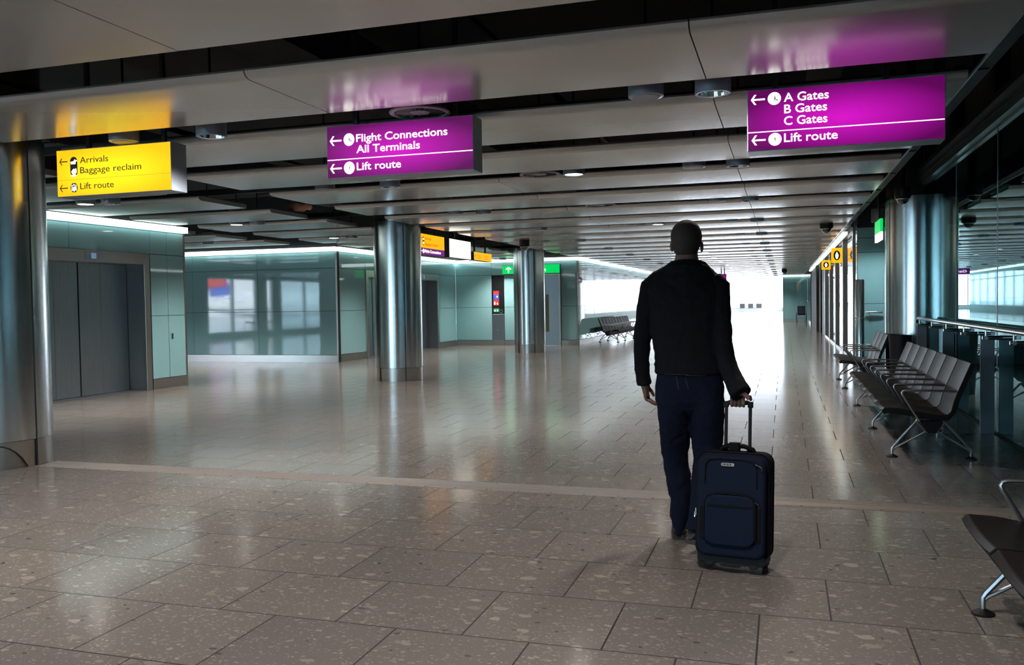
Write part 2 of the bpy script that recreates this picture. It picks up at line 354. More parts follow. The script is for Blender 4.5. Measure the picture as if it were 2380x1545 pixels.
# right side solid bits
panelwall('wall_right', 'y', 19.5, 1.47, 7.2, (2.1, 4), -1, cove=False, skirt=False, zs=(0.02, 1.28, 2.35, 2.65))
struct(MB().box(1.47, 1.6, 19.62, 20.4, 0, 4.2).box(1.6, 7.3, 20.3, 20.4, 0, 4.2).build('wall_right', 'teal'))
struct(MB().box(1.455, 1.6, 34.0, 36.8, 0, 4.2).build('wall_right', 'duct'))
struct(MB().box(1.30, 1.6, 38.5, 39.6, 0, 2.9).box(1.4, 1.6, 36.8, 49, 0, 4.2).build('wall_right', 'dwall'))
panelwall('wall_right', 'x', 1.36, 49, 55.6, (51, 53), -1, cove=False)
panelwall('wall_far', 'y', 55.6, -0.06, 1.36, (0.9,), -1, zs=(0.18, 2.35, 2.75))
window('window_7', 'x', 0.0, 57, 105, 0.6, 3.4, 16, 'wglass', (2.9,))
struct(MB().box(-0.05, 0.1, 57, 105, 0, 0.6).box(-0.05, 0.1, 57, 105, 3.4, 6).build('wall_right', 'white'))
window('window_6', 'y', 36, 1.6, 5.0, 0.0, 2.95, 3, 'wglass', (2.2,))
struct(MB().box(5.0, 5.2, 20.3, 46, 0, 4.2).build('wall_right_outer', 'teal'))
struct(MB().box(1.62, 5.2, 20.4, 46.2, 2.97, 3.1).build('roof_soffit', 'white'))
struct(MB().box(1.4, 2.2, 55.7, 57, 0, 4.2).box(1.36, 1.6, 46.1, 57, 2.87, 4.2).build('wall_right', 'dwall'))
struct(MB().box(-30, 1.6, 56.9, 57.1, 2.87, 6.2).build('wall_bulkhead', 'white'))
struct(MB().box(-30, 1.6, 57, 105, 6.0, 6.2).build('roof_soffit', 'white'))
struct(MB().box(-30.2, -30, 57, 105, 0, 6).box(-30, -6.4, 56.9, 57.1, 0, 2.87).build('wall_left', 'white'))
# outer envelope
struct(MB().box(-24.2, -24, -14.5, -11, 0, 4.2).box(-24.2, -24, 13, 19.3, 0, 4.2).box(-24.2, -24, 6.3, 13, 0, 4.2).box(-24.2, -24, 1.75, 2.6, 0, 4.2).box(-24.2, -24, 0.5, 1.25, 0, 4.2).box(-24.2, -24, -11, 6.3, 0, 0.25).box(-24.2, -24, -11, 6.3, 2.75, 4.2).build('wall_left_outer', 'dwall'))
struct(MB().box(-24, -20, -14.2, -14, 0, 4.2).box(-4, 7.4, -14.2, -14, 0, 4.2).box(-20, -4, -14.2, -14, 0, 0.25).box(-20, -4, -14.2, -14, 2.75, 4.2).build('wall_rear', 'dwall'))
struct(MB().box(7.2, 7.4, -14, 20.3, 0, 4.2).build('wall_right_outer', mat('pale_teal_paint', (0.3, 0.42, 0.42), 0.6)))
window('window_1', 'y', 105, -30, -0.08, 0.4, 6.0, 10, 'wglass')
struct(MB().box(-30, 0, 104.9, 105.1, 0, 0.4).build('wall_far', 'white'))
window('window_2', 'x', -24.1, -11, 0.5, 0.25, 2.75, 5, 'bglass', (), 0.12)
window('window_8', 'x', -24.1, 2.6, 6.3, 0.25, 2.75, 2, 'wglass', (1.3,), 0.16)
window('window_9', 'x', -24.1, 1.25, 1.75, 0.25, 2.75, 1, 'wglass', (1.3,), 0.06)
window('window_3', 'y', -14.1, -20, -4, 0.25, 2.75, 7, 'bglass', (), 0.12)
# three vents on the far bright wall
for i in range(3):
    v = MB().box(-4.95+i*0.95, -4.35+i*0.95, 104.6, 104.8, 0.42, 0.95); tag(v.build('floor_vent', mat('vent_grey', (0.09, 0.09, 0.09), 0.6)), ('left', 'middle', 'right')[i]+' of three small grey vents on the sill of the bright far window', 'vent', 'far window vents')
# glazed doors on the right: bright vestibule
window('window_4', 'x', 1.5, 20.4, 34, 0.0, 2.95, 4, 'wglass', (), 0.24, 'brownf')
struct(MB().box(1.42, 1.62, 20.4, 34, 2.95, 4.2).build('wall_right', 'dwall'))
cl = MB().box(1.24, 1.34, 20.4, 47, 2.8, 2.86).build('cove_light', 'cove'); tag(cl, 'long white cove light above the glazed doors on the right', 'light')
# ------------------------------------------------------------------ right glass partition
gr = sroot('window_5')
ys = [-14, -10, -7.7, -5.5, -3.3, -1.1, 1.1, 3.3, 5.45, 7.6, 9.78, 11.97, 14.42]
gp = MB()
for a, b in zip(ys[:-1], ys[1:]): gp.box(2.05, 2.056, a+0.004, b-0.004, 0.02, 3.08)
gp.box(2.05, 2.056, 15.3, 19.48, 0.02, 3.08)
gp.build('pane', 'glass', gr)
MB().box(2.04, 2.07, -14, 19.5, 0.0, 0.02).build('bottom_channel', 'gap', gr)
gs = MB()
for a in ys[1:-1]: gs.box(2.046, 2.06, a-0.004, a+0.004, 0.02, 3.08)
gs.build('glass_joint', 'alu', gr)
tr = MB().box(1.97, 2.1, -14, 19.5, 3.1, 3.28).build('transom', mat('teal_transom', (0.12, 0.2, 0.21), 0.25, 0.5), gr)
MB().box(1.965, 1.97, -14, 19.5, 3.185, 3.192).build('transom_groove', 'gap', gr)
MB().box(1.94, 2.12, -14, 19.5, 3.28, 3.34).build('transom_cap', 'black', gr)
MB().box(2.01, 2.045, 8.50, 8.55, 0, 3.1).build('mullion', 'alu', gr, bevel=0.004)
struct(MB().box(2.12, 2.3, -14, 20.3, 3.3, 4.2).build('wall_upper_right', 'dwall'))
fu = MB()
for k in range(12): fu.box(1.98, 2.12, -8+k*2.2, -7.8+k*2.2, 3.34, 4.2)
struct(fu.build('trim_4', 'black'))
tk = thing('ceiling_track', 'black cable track running along the right ends of the ceiling panels', 'track', (1.3, 0, 2.97))
MB().box(-0.05, 0.05, -8, 54, -0.03, 0.05).build('tray', 'black', tk)
MB().tube([(-0.055, -8+i*0.5, -0.035) for i in range(125)], 0.012, 6).build('tray_edge', 'alu', tk, smooth=True)
h0 = MB().box(-0.06, 0.03, 0, 0.07, -0.04, 1.23).build('hanger', 'black', tk, loc=(0, -7, 0))
for k in range(1, 36):
    h_ = h0.copy(); COL.objects.link(h_); h_.location = (0, -7+k*1.7, 0)
# handrail
hr = thing('handrail', 'tubular steel handrail along the glass wall on blue-grey posts', 'handrail', (1.93, 0, 0))
MB().tube([(-0.02, 14.2, 1.03), (-0.02, 14.15, 1.075), (-0.02, 14.1, 1.085)]+[(-0.02, 14-i*1.0, 1.085) for i in range(25)], 0.024, 14).build('rail', 'rail', hr, smooth=True)
for y in [9.8-2.19*k for k in range(-2, 7)]:
    if y < 2: continue
    MB().box(-0.03, 0.10, y-0.012, y+0.012, 0, 1.0).build('post', 'blade', hr, bevel=0.003)
for y in [14.0-1.1*k for k in range(12)]:
    b = MB().tube([(-0.02, y, 1.065), (-0.02, y, 0.99)], 0.009, 8).tube([(-0.05, y, 0.985), (0.115, y, 0.985)], [0.018, 0.024], 10).tube([(-0.02, y+0.03, 0.985), (-0.02, y-0.03, 0.985)], 0.02, 10)
    b.build('bracket', 'rail', hr, smooth=True)
# ------------------------------------------------------------------ lifts and doors
def lift(x, y0, y1, label, wallx, yin=0.33):
    name = 'door_1'
    t = sroot(label)
    zt = 2.16
    # steel portal frame and reveals
    f = MB().box(wallx-0.02, wallx+0.03, y0-0.13, y0, 0, 2.345).box(wallx-0.02, wallx+0.03, y1, y1+0.13, 0, 2.345).box(wallx-0.02, wallx+0.03, y0, y1, zt, 2.345)
    f.build('door_frame', 'steel_h', t, bevel=0.004)
    MB().box(x-0.05, wallx-0.02, y0-0.02, y0, 0, zt).box(x-0.05, wallx-0.02, y1, y1+0.02, 0, zt).box(x-0.05, wallx-0.02, y0, y1, zt, zt+0.02).build('reveal', 'alu', t)
    es = [y0, y0+0.5, y1-1.09, y1-0.62, y1]
    for i in range(4): MB().box(x-0.04-0.012*(i % 2), x-0.012*(i % 2), es[i]+0.007, es[i+1]-0.007, 0.012, zt).build('door_leaf', 'door_steel', t, bevel=0.003)
    MB().box(x-0.12, x-0.06, y0, y1, 0, zt).build('shaft_gap', 'gap', t)
    MB().box(x-0.05, wallx, y0, y1, 0.0, 0.006).build('sill', 'alu', t)
    ind = MB().box(wallx+0.03, wallx+0.036, (y0+y1)/2-0.26, (y0+y1)/2+0.1, 2.19, 2.32).build('indicator_plate', 'alu', t)
    MB().box(wallx+0.036, wallx+0.04, (y0+y1)/2-0.14, (y0+y1)/2-0.04, 2.21, 2.3).build('display', mat('display', (0.1, 0.15, 0.25), 0.2, emit=(0.25, 0.38, 0.6), estr=0.35), ind)
    return t
lift(-10.78, 10.15, 12.24, 'door_1', -10.45)
lift(-10.9, 20.9, 22.86, 'door_2', -10.6)
lift(-10.9, 23.74, 25.7, 'door_3', -10.6)
# handles on the hinged teal panel
tag(MB().box(-10.45, -10.425, 12.9, 12.94, 0.86, 0.96).build('panel_latch', 'chrome'), 'small chrome latch on the teal panel beside the large lift', 'latch')
# emergency-exit door
d4 = sroot('door_4')
MB().box(-7.62, -7.56, 27.3, 27.42, 0, 2.345).box(-6.98, -6.93, 27.3, 27.42, 0, 2.345).box(-7.56, -6.98, 27.3, 27.42, 2.3, 2.345).build('door_frame', 'steel_h', d4)
lf = MB().box(-7.56, -6.98, 27.44, 27.48, 0.01, 2.3).build('door_leaf', 'door_steel', d4)
MB().box(-7.46, -7.35, 27.432, 27.44, 0.45, 1.68).build('vision_panel', mat('wired_glass', (0.25, 0.23, 0.12), 0.2), lf)
MB().box(-7.47, -7.34, 27.428, 27.434, 0.43, 0.45).box(-7.47, -7.34, 27.428, 27.434, 1.68, 1.70).box(-7.475, -7.46, 27.428, 27.434, 0.43, 1.7).box(-7.35, -7.335, 27.428, 27.434, 0.43, 1.7).build('vision_frame', 'alu', lf)
MB().box(-6.35, -6.36, 27.2, 27.25, 0, 0.1)
# fire point recess
fp = thing('fire_point', 'black fire equipment recess with red and green notices beside the exit door', 'fire point', (-9.095, 27.4, 0))
MB().box(-0.215, 0.215, -0.004, 0.1, 1.05, 2.34).build('recess', 'black', fp)
MB().box(-0.215, 0.215, -0.006, 0.1, 0.18, 1.04).build('steel_cover', 'door_steel', fp)
MB().box(-0.215, 0.215, -0.008, 0.1, 0.0, 0.175).build('skirting', 'steel_h', fp)
nr = mat('notice_red', (0.55, 0.03, 0.03), 0.5, emit=(0.5, 0.03, 0.03), estr=0.15); nb = mat('notice_blue', (0.05, 0.09, 0.5), 0.5); ng = mat('notice_green', (0.02, 0.35, 0.15), 0.5)
MB().box(-0.16, 0.03, -0.01, -0.004, 1.70, 1.82).build('notice', nr, fp)
MB().box(-0.16, 0.03, -0.01, -0.004, 1.54, 1.70).build('notice', nb, fp)['label'] = 'blue notice'
MB().box(-0.16, 0.03, -0.01, -0.004, 1.34, 1.53).build('notice', nr, fp)
for q in ((-0.05, 0.0, 1.60, 1.66), (-0.14, -0.09, 1.36, 1.46), (-0.04, 0.0, 1.37, 1.43), (-0.14, -0.08, 1.14, 1.19), (-0.04, 0.0, 1.14, 1.2)): MB().box(q[0], q[1], -0.014, -0.01, q[2], q[3]).build('notice_symbol', 'white', fp)
MB().box(-0.16, 0.03, -0.01, -0.004, 1.12, 1.24).build('notice', ng, fp)['label'] = 'green notice'
MB().box(0.06, 0.16, -0.03, -0.004, 1.08, 1.2).build('call_point', 'alu', fp)
MB().box(0.075, 0.145, -0.034, -0.03, 1.1, 1.18).build('call_button', 'black', fp)
MB().tube([(-0.02, -0.006, 0.52), (-0.02, -0.03, 0.52)], 0.02, 12).build('knob', 'chrome', fp)
# ------------------------------------------------------------------ signs
def emat(name, col, st, mid=None):
    """translucent lit face, a little brighter round the tubes in the middle"""
    m = mat(name, tuple(c*0.1 for c in col), 0.35, spec=0.15, emit=col, estr=st)
    if mid:
        nt = m.node_tree; b = nt.nodes['Principled BSDF']
        tc = nt.nodes.new('ShaderNodeTexCoord'); mp = nt.nodes.new('ShaderNodeMapping')
        mp.inputs['Scale'].default_value = (1.7, 0.01, 1.7); mp.inputs['Location'].default_value = (-0.85, 0, -0.78)
        gr_ = nt.nodes.new('ShaderNodeTexGradient'); gr_.gradient_type = 'SPHERICAL'
        rp = nt.nodes.new('ShaderNodeValToRGB'); rp.color_ramp.elements[0].color = (*col, 1); rp.color_ramp.elements[1].color = (*mid, 1)
        nt.links.new(tc.outputs['Generated'], mp.inputs[0]); nt.links.new(mp.outputs[0], gr_.inputs[0]); nt.links.new(gr_.outputs[0], rp.inputs[0])
        nt.links.new(rp.outputs[0], b.inputs['Emission Color'])
    return m
M['purple'] = emat('purple_lit_face', (0.10, 0.002, 0.085), 0.85, (0.66, 0.008, 0.56))
M['yellow'] = emat('yellow_lit_face', (1.0, 0.46, 0.004), 1.1, (1.0, 0.82, 0.012))
M['orange'] = emat('orange_lit_face', (1.0, 0.42, 0.003), 1.0)
M['purple_d'] = emat('purple_small_face', (0.14, 0.012, 0.17), 1.0)
M['wface'] = emat('white_lit_face', (1.0, 0.93, 0.78), 1.6)
M['green'] = emat('green_lit_face', (0.0, 0.55, 0.09), 1.0)
M['tw'] = emat('white_lettering', (1.0, 0.97, 0.9), 1.7)
M['tb'] = mat('dark_lettering', (0.05, 0.01, 0.005), 0.5)
M['tg'] = mat('grey_lettering', (0.45, 0.4, 0.28), 0.5, emit=(0.6, 0.52, 0.36), estr=0.6)
M['to'] = mat('brown_lettering', (0.4, 0.13, 0.0), 0.5, emit=(0.5, 0.14, 0), estr=0.4)
def lettering(txt, u0, u1, v0, hcap, material, parent, bold=0.0, y=-0.007, name='lettering'):
    """text from u0 to u1 (baseline at v0, capitals hcap high) standing in the local XZ plane facing -Y"""
    c = bpy.data.curves.new('txt', 'FONT'); c.body = txt; c.size = 1.0; c.offset = bold; c.extrude = 0.0; c.resolution_u = 3
    o = bpy.data.objects.new('txt', c); COL.objects.link(o)
    dg = bpy.context.evaluated_depsgraph_get(); me = bpy.data.meshes.new_from_object(o.evaluated_get(dg))
    bpy.data.objects.remove(o)
    xs = [v.co.x for v in me.vertices]; x0, x1 = min(xs), max(xs)
    sx_ = (u1-u0)/(x1-x0); sy = hcap/0.73
    # one mesh per word: cut where the run of letters leaves a word space
    iv = sorted((min(me.vertices[i].co.x for i in p.vertices), max(me.vertices[i].co.x for i in p.vertices)) for p in me.polygons)
    cuts = []; end = iv[0][1]
    for a_, b_ in iv:
        if a_-end > 0.17: cuts.append((a_+end)/2)
        end = max(end, b_)
    cuts = [-1e9]+cuts+[1e9]; last = None
    for c0, c1 in zip(cuts[:-1], cuts[1:]):
        bm = bmesh.new(); bm.from_mesh(me)
        bmesh.ops.delete(bm, geom=[v for v in bm.verts if not (c0 < v.co.x < c1)], context='VERTS')
        for v in bm.verts: v.co = Vector((u0+(v.co.x-x0)*sx_, y, v0+v.co.y*sy))
        m2 = bpy.data.meshes.new(name); bm.to_mesh(m2); bm.free(); m2.materials.append(M[material])
        last = bpy.data.objects.new(name, m2); COL.objects.link(last); last.parent = parent
        sol = last.modifiers.new('thickness', 'SOLIDIFY'); sol.thickness = 0.001
    bpy.data.meshes.remove(me)
    return last
def arrow(u, v, w, h, material, parent, y=-0.003, th=None, dirn='left'):
    th = th or h*0.17; m = MB()
    if dirn == 'left':
        m.prism([(u+0.01, v-th/2), (u+w, v-th/2), (u+w, v+th/2), (u+0.01, v+th/2)], 'y', y-0.001, y)
        for s in (1, -1): m.prism([(u, v), (u+th*0.9, v-s*th*0.35), (u+h*0.55, v+s*h*0.5), (u+h*0.55-th*1.2, v+s*h*0.5)], 'y', y-0.001, y)
    else:
        m.prism([(u-th/2, v), (u+th/2, v), (u+th/2, v+h-0.01), (u-th/2, v+h-0.01)], 'y', y-0.001, y)
        for s in (1, -1): m.prism([(u, v+h), (u-s*th*0.35, v+h-th*0.9), (u+s*w*0.5, v+h-w*0.55), (u+s*w*0.5, v+h-w*0.55+th*1.2)], 'y', y-0.001, y)
    return m.build('arrow', material, parent)
def disc(u, v, ru, rv, material, parent, y=-0.003, name='pictogram_disc', flat=0.0):
    m = MB(); n = 32
    pts = [(u+ru*math.cos(2*PI*k/n), v+rv*math.sin(2*PI*k/n)+(flat if math.sin(2*PI*k/n) > 0 else -flat)) for k in range(n)]
    m.prism(pts, 'y', y-0.0008, y); return m.build(name, material, parent)
def walker(u, v, h, material, parent, y=-0.0045, case=True):
    m = MB()
    def bar(a, b, w):
        a = Vector(a); b = Vector(b); d = (b-a).normalized(); n_ = Vector((-d.y, d.x))*w/2
        m.prism([tuple(a-n_), tuple(b-n_), tuple(b+n_), tuple(a+n_)], 'y', y-0.0006, y)
    n = 12; m.prism([(u+h*0.1*math.cos(2*PI*k/n), v+h*0.42+h*0.1*math.sin(2*PI*k/n)) for k in range(n)], 'y', y-0.0006, y)
    bar((u, v+h*0.3), (u, v-h*0.05), h*0.18); bar((u, v), (u-h*0.2, v-h*0.45), h*0.09); bar((u, v), (u+h*0.16, v-h*0.45), h*0.09)
    bar((u, v+h*0.22), (u+h*0.3, v-h*0.1), h*0.07); bar((u, v+h*0.22), (u-h*0.22, v), h*0.07)
    if case: m.prism([(u+h*0.25, v-h*0.35), (u+h*0.5, v-h*0.3), (u+h*0.45, v-h*0.08), (u+h*0.22, v-h*0.12)], 'y', y-0.0006, y)
    return m.build('pictogram', material, parent)
def signbox(label, x0, z0, w, h, y, depth, face, group=None, rz=0, loc=None, rods=(0.2, 0.8), ztop=4.2, housing='alu', split=None, rodx=None):
    t = thing('hanging_sign', label, 'sign', loc or (x0, y, z0), rz, group)
    MB().box(0, w, 0, depth, 0, h).build('housing', housing, t, bevel=0.004)
    fm = 0.006
    if split:
        MB().box(fm, w-fm, -0.0025, 0.0, h*split+0.001, h-fm).build('lit_face', face[0], t)
        MB().box(fm, w-fm, -0.0025, 0.0, fm, h*split).build('lit_face', face[1], t)
    else: MB().box(fm, w-fm, -0.0025, 0.0, fm, h-fm).build('lit_face', face, t)
    for r_ in rods: MB().box(w*r_-0.02, w*r_+0.02, depth/2-0.015, depth/2+0.015, h, ztop-(loc[2] if loc else z0)).build('hanging_rod', 'duct', t)
    return t
M['housing'] = mat('sign_housing', (0.26, 0.30, 0.36), 0.35, 0.25)
# purple flight connections sign
X0, Z0, WF, HF = -3.478, 2.415, 1.244, 0.416
s1 = signbox('purple lit hanging sign reading Flight Connections, All Terminals and Lift route', X0, Z0, WF, HF, 6.2, 0.2, 'purple', housing='housing', rods=(0.17, 0.86), ztop=4.2)
def L1(t, a, b, z, h, m='tw', s=s1, x0=X0, z0=Z0, bold=0.012): return lettering(t, a-x0, b-x0, z-z0, h, m, s, bold)
L1('Flight Connections', -3.214, -2.441, 2.692, 0.062); L1('All Terminals', -3.214, -2.67, 2.605, 0.062); L1('Lift route', -3.214, -2.832, 2.47, 0.062)
arrow(-3.449-X0, 2.713-Z0, 0.103, 0.075, 'tw', s1); arrow(-3.451-X0, 2.494-Z0, 0.103, 0.075, 'tw', s1)
disc(-3.279-X0, 2.715-Z0, 0.047, 0.049, 'tw', s1); disc(-3.281-X0, 2.493-Z0, 0.047, 0.049, 'tw', s1)
walker(-3.275-X0, 2.712-Z0, 0.038, 'tb', s1); walker(-3.278-X0, 2.49-Z0, 0.032, 'tb', s1, case=False)
MB().box(0.006, WF-0.006, -0.0035, -0.0025, 0.1435, 0.1505).build('divider_line', 'tw', s1)
# purple gates sign
X0, Z0, WF, HF = -0.235, 2.415, 1.235, 0.416
s2 = signbox('wide purple lit hanging sign reading A Gates, B Gates, C Gates and Lift route', X0, Z0, WF, HF, 6.2, 0.2, 'purple', housing='housing', rods=(0.15, 0.72), ztop=4.2)
L2 = lambda t, a, b, z, h=0.06: lettering(t, a-X0, b-X0, z-Z0, h, 'tw', s2, 0.012)
L2('A Gates', 0.006, 0.292, 2.736); L2('B Gates', 0.008, 0.281, 2.658); L2('C Gates', 0.006, 0.283, 2.579); L2('Lift route', 0.006, 0.347, 2.465)
arrow(-0.21-X0, 2.764-Z0, 0.093, 0.067, 'tw', s2); arrow(-0.207-X0, 2.489-Z0, 0.093, 0.067, 'tw', s2)
disc(-0.056-X0, 2.763-Z0, 0.043, 0.043, 'tw', s2); disc(-0.053-X0, 2.488-Z0, 0.043, 0.043, 'tw', s2)
walker(-0.052-X0, 2.76-Z0, 0.038, 'tb', s2); walker(-0.052-X0, 2.487-Z0, 0.032, 'tb', s2, case=False)
MB().box(0.006, WF-0.006, -0.0035, -0.0025, 0.125, 0.1315).build('divider_line', 'tw', s2)
# yellow arrivals sign
X0, Z0, WF, HF = -6.19, 2.408, 1.222, 0.416
s3 = signbox('yellow lit hanging sign reading Arrivals, Baggage reclaim and Lift route', X0, Z0, WF, HF, 6.2, 0.2, 'yellow', housing='housing', rods=(0.22, 0.88), ztop=4.2)
L3 = lambda t, a, b, z, h=0.058: lettering(t, a-X0, b-X0, z-Z0, h, 'tb', s3, 0.0)
L3('Arrivals', -5.925, -5.62, 2.695); L3('Baggage reclaim', -5.925, -5.273, 2.606); L3('Lift route', -5.93, -5.568, 2.467)
arrow(-6.155-X0, 2.719-Z0, 0.09, 0.062, 'tb', s3, th=0.009); arrow(-6.16-X0, 2.485-Z0, 0.09, 0.062, 'tb', s3, th=0.009)
disc(-5.997-X0, 2.671-Z0, 0.04, 0.04, 'tb', s3, flat=0.046); disc(-6.001-X0, 2.485-Z0, 0.039, 0.043, 'tb', s3)
pm = MB()  # aeroplane, bags and lift symbols
u, v = -5.997-X0, 2.712-Z0
pm.prism([(u-.036, v-.004), (u-.03, v+.003), (u, v+.006), (u+.012, v+.022), (u+.018, v+.022), (u+.016, v+.008), (u+.036, v+.016), (u+.034, v+.004), (u+.01, v-.006), (u-.03, v-.01)], 'y', -.005, -.0038)
pm.box(u-.03, u+.02, -.005, -.0038, v-.02, v-.004)
pm.build('pictogram', 'tw', s3); pm = MB()
v = 2.625-Z0
pm.prism([(u-.03, v), (u-.012, v+.02), (u+.0, v+.028), (u+.008, v+.02), (u+.026, v+.03), (u+.03, v+.014), (u+.03, v-.008), (u+.006, v-.028), (u-.02, v-.016)], 'y', -.005, -.0038)
pm.box(u-.026, u+.022, -.005, -.0038, v-.042, v-.026)
pm.build('pictogram', 'tw', s3); pm = MB()
u, v = -6.001-X0, 2.485-Z0
pm.box(u-.026, u+.026, -.005, -.0038, v+.019, v+.024).box(u-.026, u+.026, -.005, -.0038, v-.026, v-.02).box(u-.027, u-.021, -.005, -.0038, v-.026, v+.024).box(u+.021, u+.027, -.005, -.0038, v-.026, v+.024).box(u-.003, u+.016, -.005, -.0038, v-.02, v+.01).box(u-.014, u-.008, -.005, -.0038, v-.018, v+.006)
pm.prism([(u-.006, v+.028), (u+.006, v+.028), (u, v+.038)], 'y', -.005, -.0038).prism([(u-.006, v-.03), (u+.006, v-.03), (u, v-.04)], 'y', -.005, -.0038)
pm.build('pictogram', 'tw', s3)
MB().box(0.006, WF-0.006, -0.0035, -0.0025, 0.147, 0.149).build('divider_line', 'to', s3)
# small signs beyond the middle column, facing the corridor (+X)
M['dhouse'] = mat('dark_sign_housing', (0.05, 0.052, 0.058), 0.4, 0.3)
s4 = signbox('small yellow and purple hanging sign reading Arrivals and Flight Connections beside the middle column', 0, 0, 1.34, 0.42, 0, 0.2, ('orange', 'purple_d'), loc=(-6.9, 15.87, 2.41), rz=PI/2, split=0.32, housing='dhouse')
lettering('Arrivals', 0.28, 0.62, 0.30, 0.062, 'to', s4); lettering('Baggage reclaim', 0.28, 0.98, 0.19, 0.06, 'to', s4)
lettering('Flight Connections', 0.27, 1.12, 0.045, 0.06, 'tw', s4, 0.02); arrow(0.06, 0.325, 0.1, 0.07, 'tb', s4, th=0.01); arrow(0.05, 0.07, 0.1, 0.07, 'tw', s4)
disc(0.215, 0.27, 0.04, 0.04, 'tb', s4, flat=0.05); disc(0.21, 0.07, 0.04, 0.043, 'tw', s4)
disc(0.215, 0.31, 0.028, 0.022, 'tw', s4, y=-0.004); disc(0.215, 0.23, 0.028, 0.028, 'tw', s4, y=-0.004); walker(0.21, 0.07, 0.04, 'tb', s4)
s5 = signbox('white lit hanging sign reading Welcome to Terminal 5 between two yellow signs', 0, 0, 1.34, 0.41, 0, 0.2, 'wface', loc=(-6.9, 17.5, 2.42), rz=PI/2, housing='dhouse')
lettering('Welcome to Terminal 5', 0.06, 1.26, 0.275, 0.06, 'tg', s5); lettering('11:45', 0.86, 1.2, 0.14, 0.045, 'tg', s5) if False else None
s6 = signbox('small low orange hanging sign, last of the row beyond the middle column', 0, 0, 1.28, 0.2, 0, 0.16, 'orange', loc=(-6.9, 19.05, 2.425), rz=PI/2, housing='dhouse', ztop=4.2)
lettering('Gates', 0.2, 0.5, 0.105, 0.035, 'to', s6); lettering('Toilets', 0.2, 0.5, 0.045, 0.035, 'to', s6); lettering('Gates', 0.75, 1.05, 0.105, 0.035, 'to', s6); lettering('Toilets', 0.75, 1.05, 0.045, 0.035, 'to', s6)
arrow(0.04, 0.1, 0.1, 0.06, 'tb', s6, th=0.01)
# green exit sign in front of the far lobby wall
s7 = signbox('green lit emergency exit sign behind the second column', -8.87, 2.36, 1.96, 0.29, 27.2, 0.16, 'green', housing='dhouse', rods=(), ztop=4.2)
s7['category'] = 'exit sign'
lettering('Emergency exit', 0.46, 1.50, 0.07, 0.115, 'tw', s7, 0.0); arrow(0.22, 0.05, 0.18, 0.19, 'tw', s7, dirn='up', th=0.035)
# far purple sign
s8 = signbox('tiny purple hanging sign far down the hall beside the man\'s shoulder', -3.45, 2.34, 0.93, 0.26, 41, 0.15, 'purple', housing='dhouse', rods=(0.75, 0.9), ztop=4.2)
lettering('Gates', 0.12, 0.7, 0.08, 0.11, 'tw', s8, 0.02)
# projecting toilet-style signs on the right
for i, (y, z, w, h) in enumerate(((23.7, 2.31, 0.27, 0.38), (29.65, 2.33, 0.28, 0.3))):
    t = thing('projecting_sign', ('larger square yellow sign with a black disc and white arrow above the right doors', 'smaller square yellow sign with a black disc just left of the larger one')[i], 'sign', (1.3-w/2, y, z), 0, 'yellow projecting signs')
    MB().box(0, w, 0, 0.06, 0, h).build('lit_face', 'yellow' if False else 'orange', t, bevel=0.02)
    MB().box(w, w+0.2, 0.02, 0.04, h/2-0.02, h/2+0.02).build('bracket', 'alu', t)
    disc(w/2, h/2, w*0.3, h*0.33, 'black', t); 
    a = MB().prism([(w*.5, h*.76), (w*.34, h*.5), (w*.43, h*.26), (w*.57, h*.26), (w*.66, h*.5)], 'y', -.006, -.004).build('pictogram', 'tw', t)
# green/white running-man sign hanging edge-on by the right column
t = thing('exit_sign', 'green and white exit sign seen nearly edge-on beside the right column', 'exit sign', (1.5, 15.05, 2.46))
MB().box(-0.02, 0.02, 0, 0.9, 0.0, 0.21).build('lit_face', 'green', t)
MB().box(-0.019, 0.019, 0, 0.9, -0.13, 0.0).build('lit_face', 'wface', t)
MB().box(-0.015, 0.015, 0.3, 0.6, 0.21, 1.74).build('hanging_rod', 'black', t)
# ------------------------------------------------------------------ ceiling fixtures
def spotlight(parent, e, ang=125, col=(1, 0.92, 0.86), z=-0.01):
    l = bpy.data.lights.new('lamp_beam', 'SPOT'); l.energy = e; l.spot_size = R(ang); l.spot_blend = 1.0; l.color = col; l.shadow_soft_size = 0.07
    o = bpy.data.objects.new('lamp_beam', l); COL.objects.link(o); o.parent = parent; o.location = (0, 0, z); return o
def stem(t): MB().tube([(0, 0, 0.25), (0, 0, 1.36)], 0.012, 6).build('stem', 'black', t)
def downlight():
    t = thing('downlight', 'x', 'ceiling light')
    MB().lathe([(0.118, 0.0), (0.122, 0.004), (0.122, 0.26), (0.05, 0.262)], caps=False).lathe([(0.118, 0.0), (0.104, 0.002), (0.104, 0.02)], caps=False).build('housing', 'housing', t, smooth=True)
    m = MB(); n = 24; pr_ = [(0.103, 0.008), (0.095, 0.04), (0.07, 0.085), (0.035, 0.11), (0.001, 0.115)]
    for i in range(len(pr_)-1):
        for k in range(n):
            a, b = 2*PI*k/n, 2*PI*(k+1)/n; (r0, z0), (r1, z1) = pr_[i], pr_[i+1]
            m.add([(r0*math.cos(a), r0*math.sin(a), z0), (r0*math.cos(b), r0*math.sin(b), z0), (r1*math.cos(b), r1*math.sin(b), z1), (r1*math.cos(a), r1*math.sin(a), z1)], [(0,1,2,3)])
    m.build('reflector', 'chrome', t)
    MB().ball((0, 0, 0.075), (0.018, 0.018, 0.02), 8).build('bulb', 'bulb', t, smooth=True); stem(t)
    return t
M['bulb'] = mat('bulb', (1, 1, 1), emit=(1, 0.95, 0.9), estr=30)
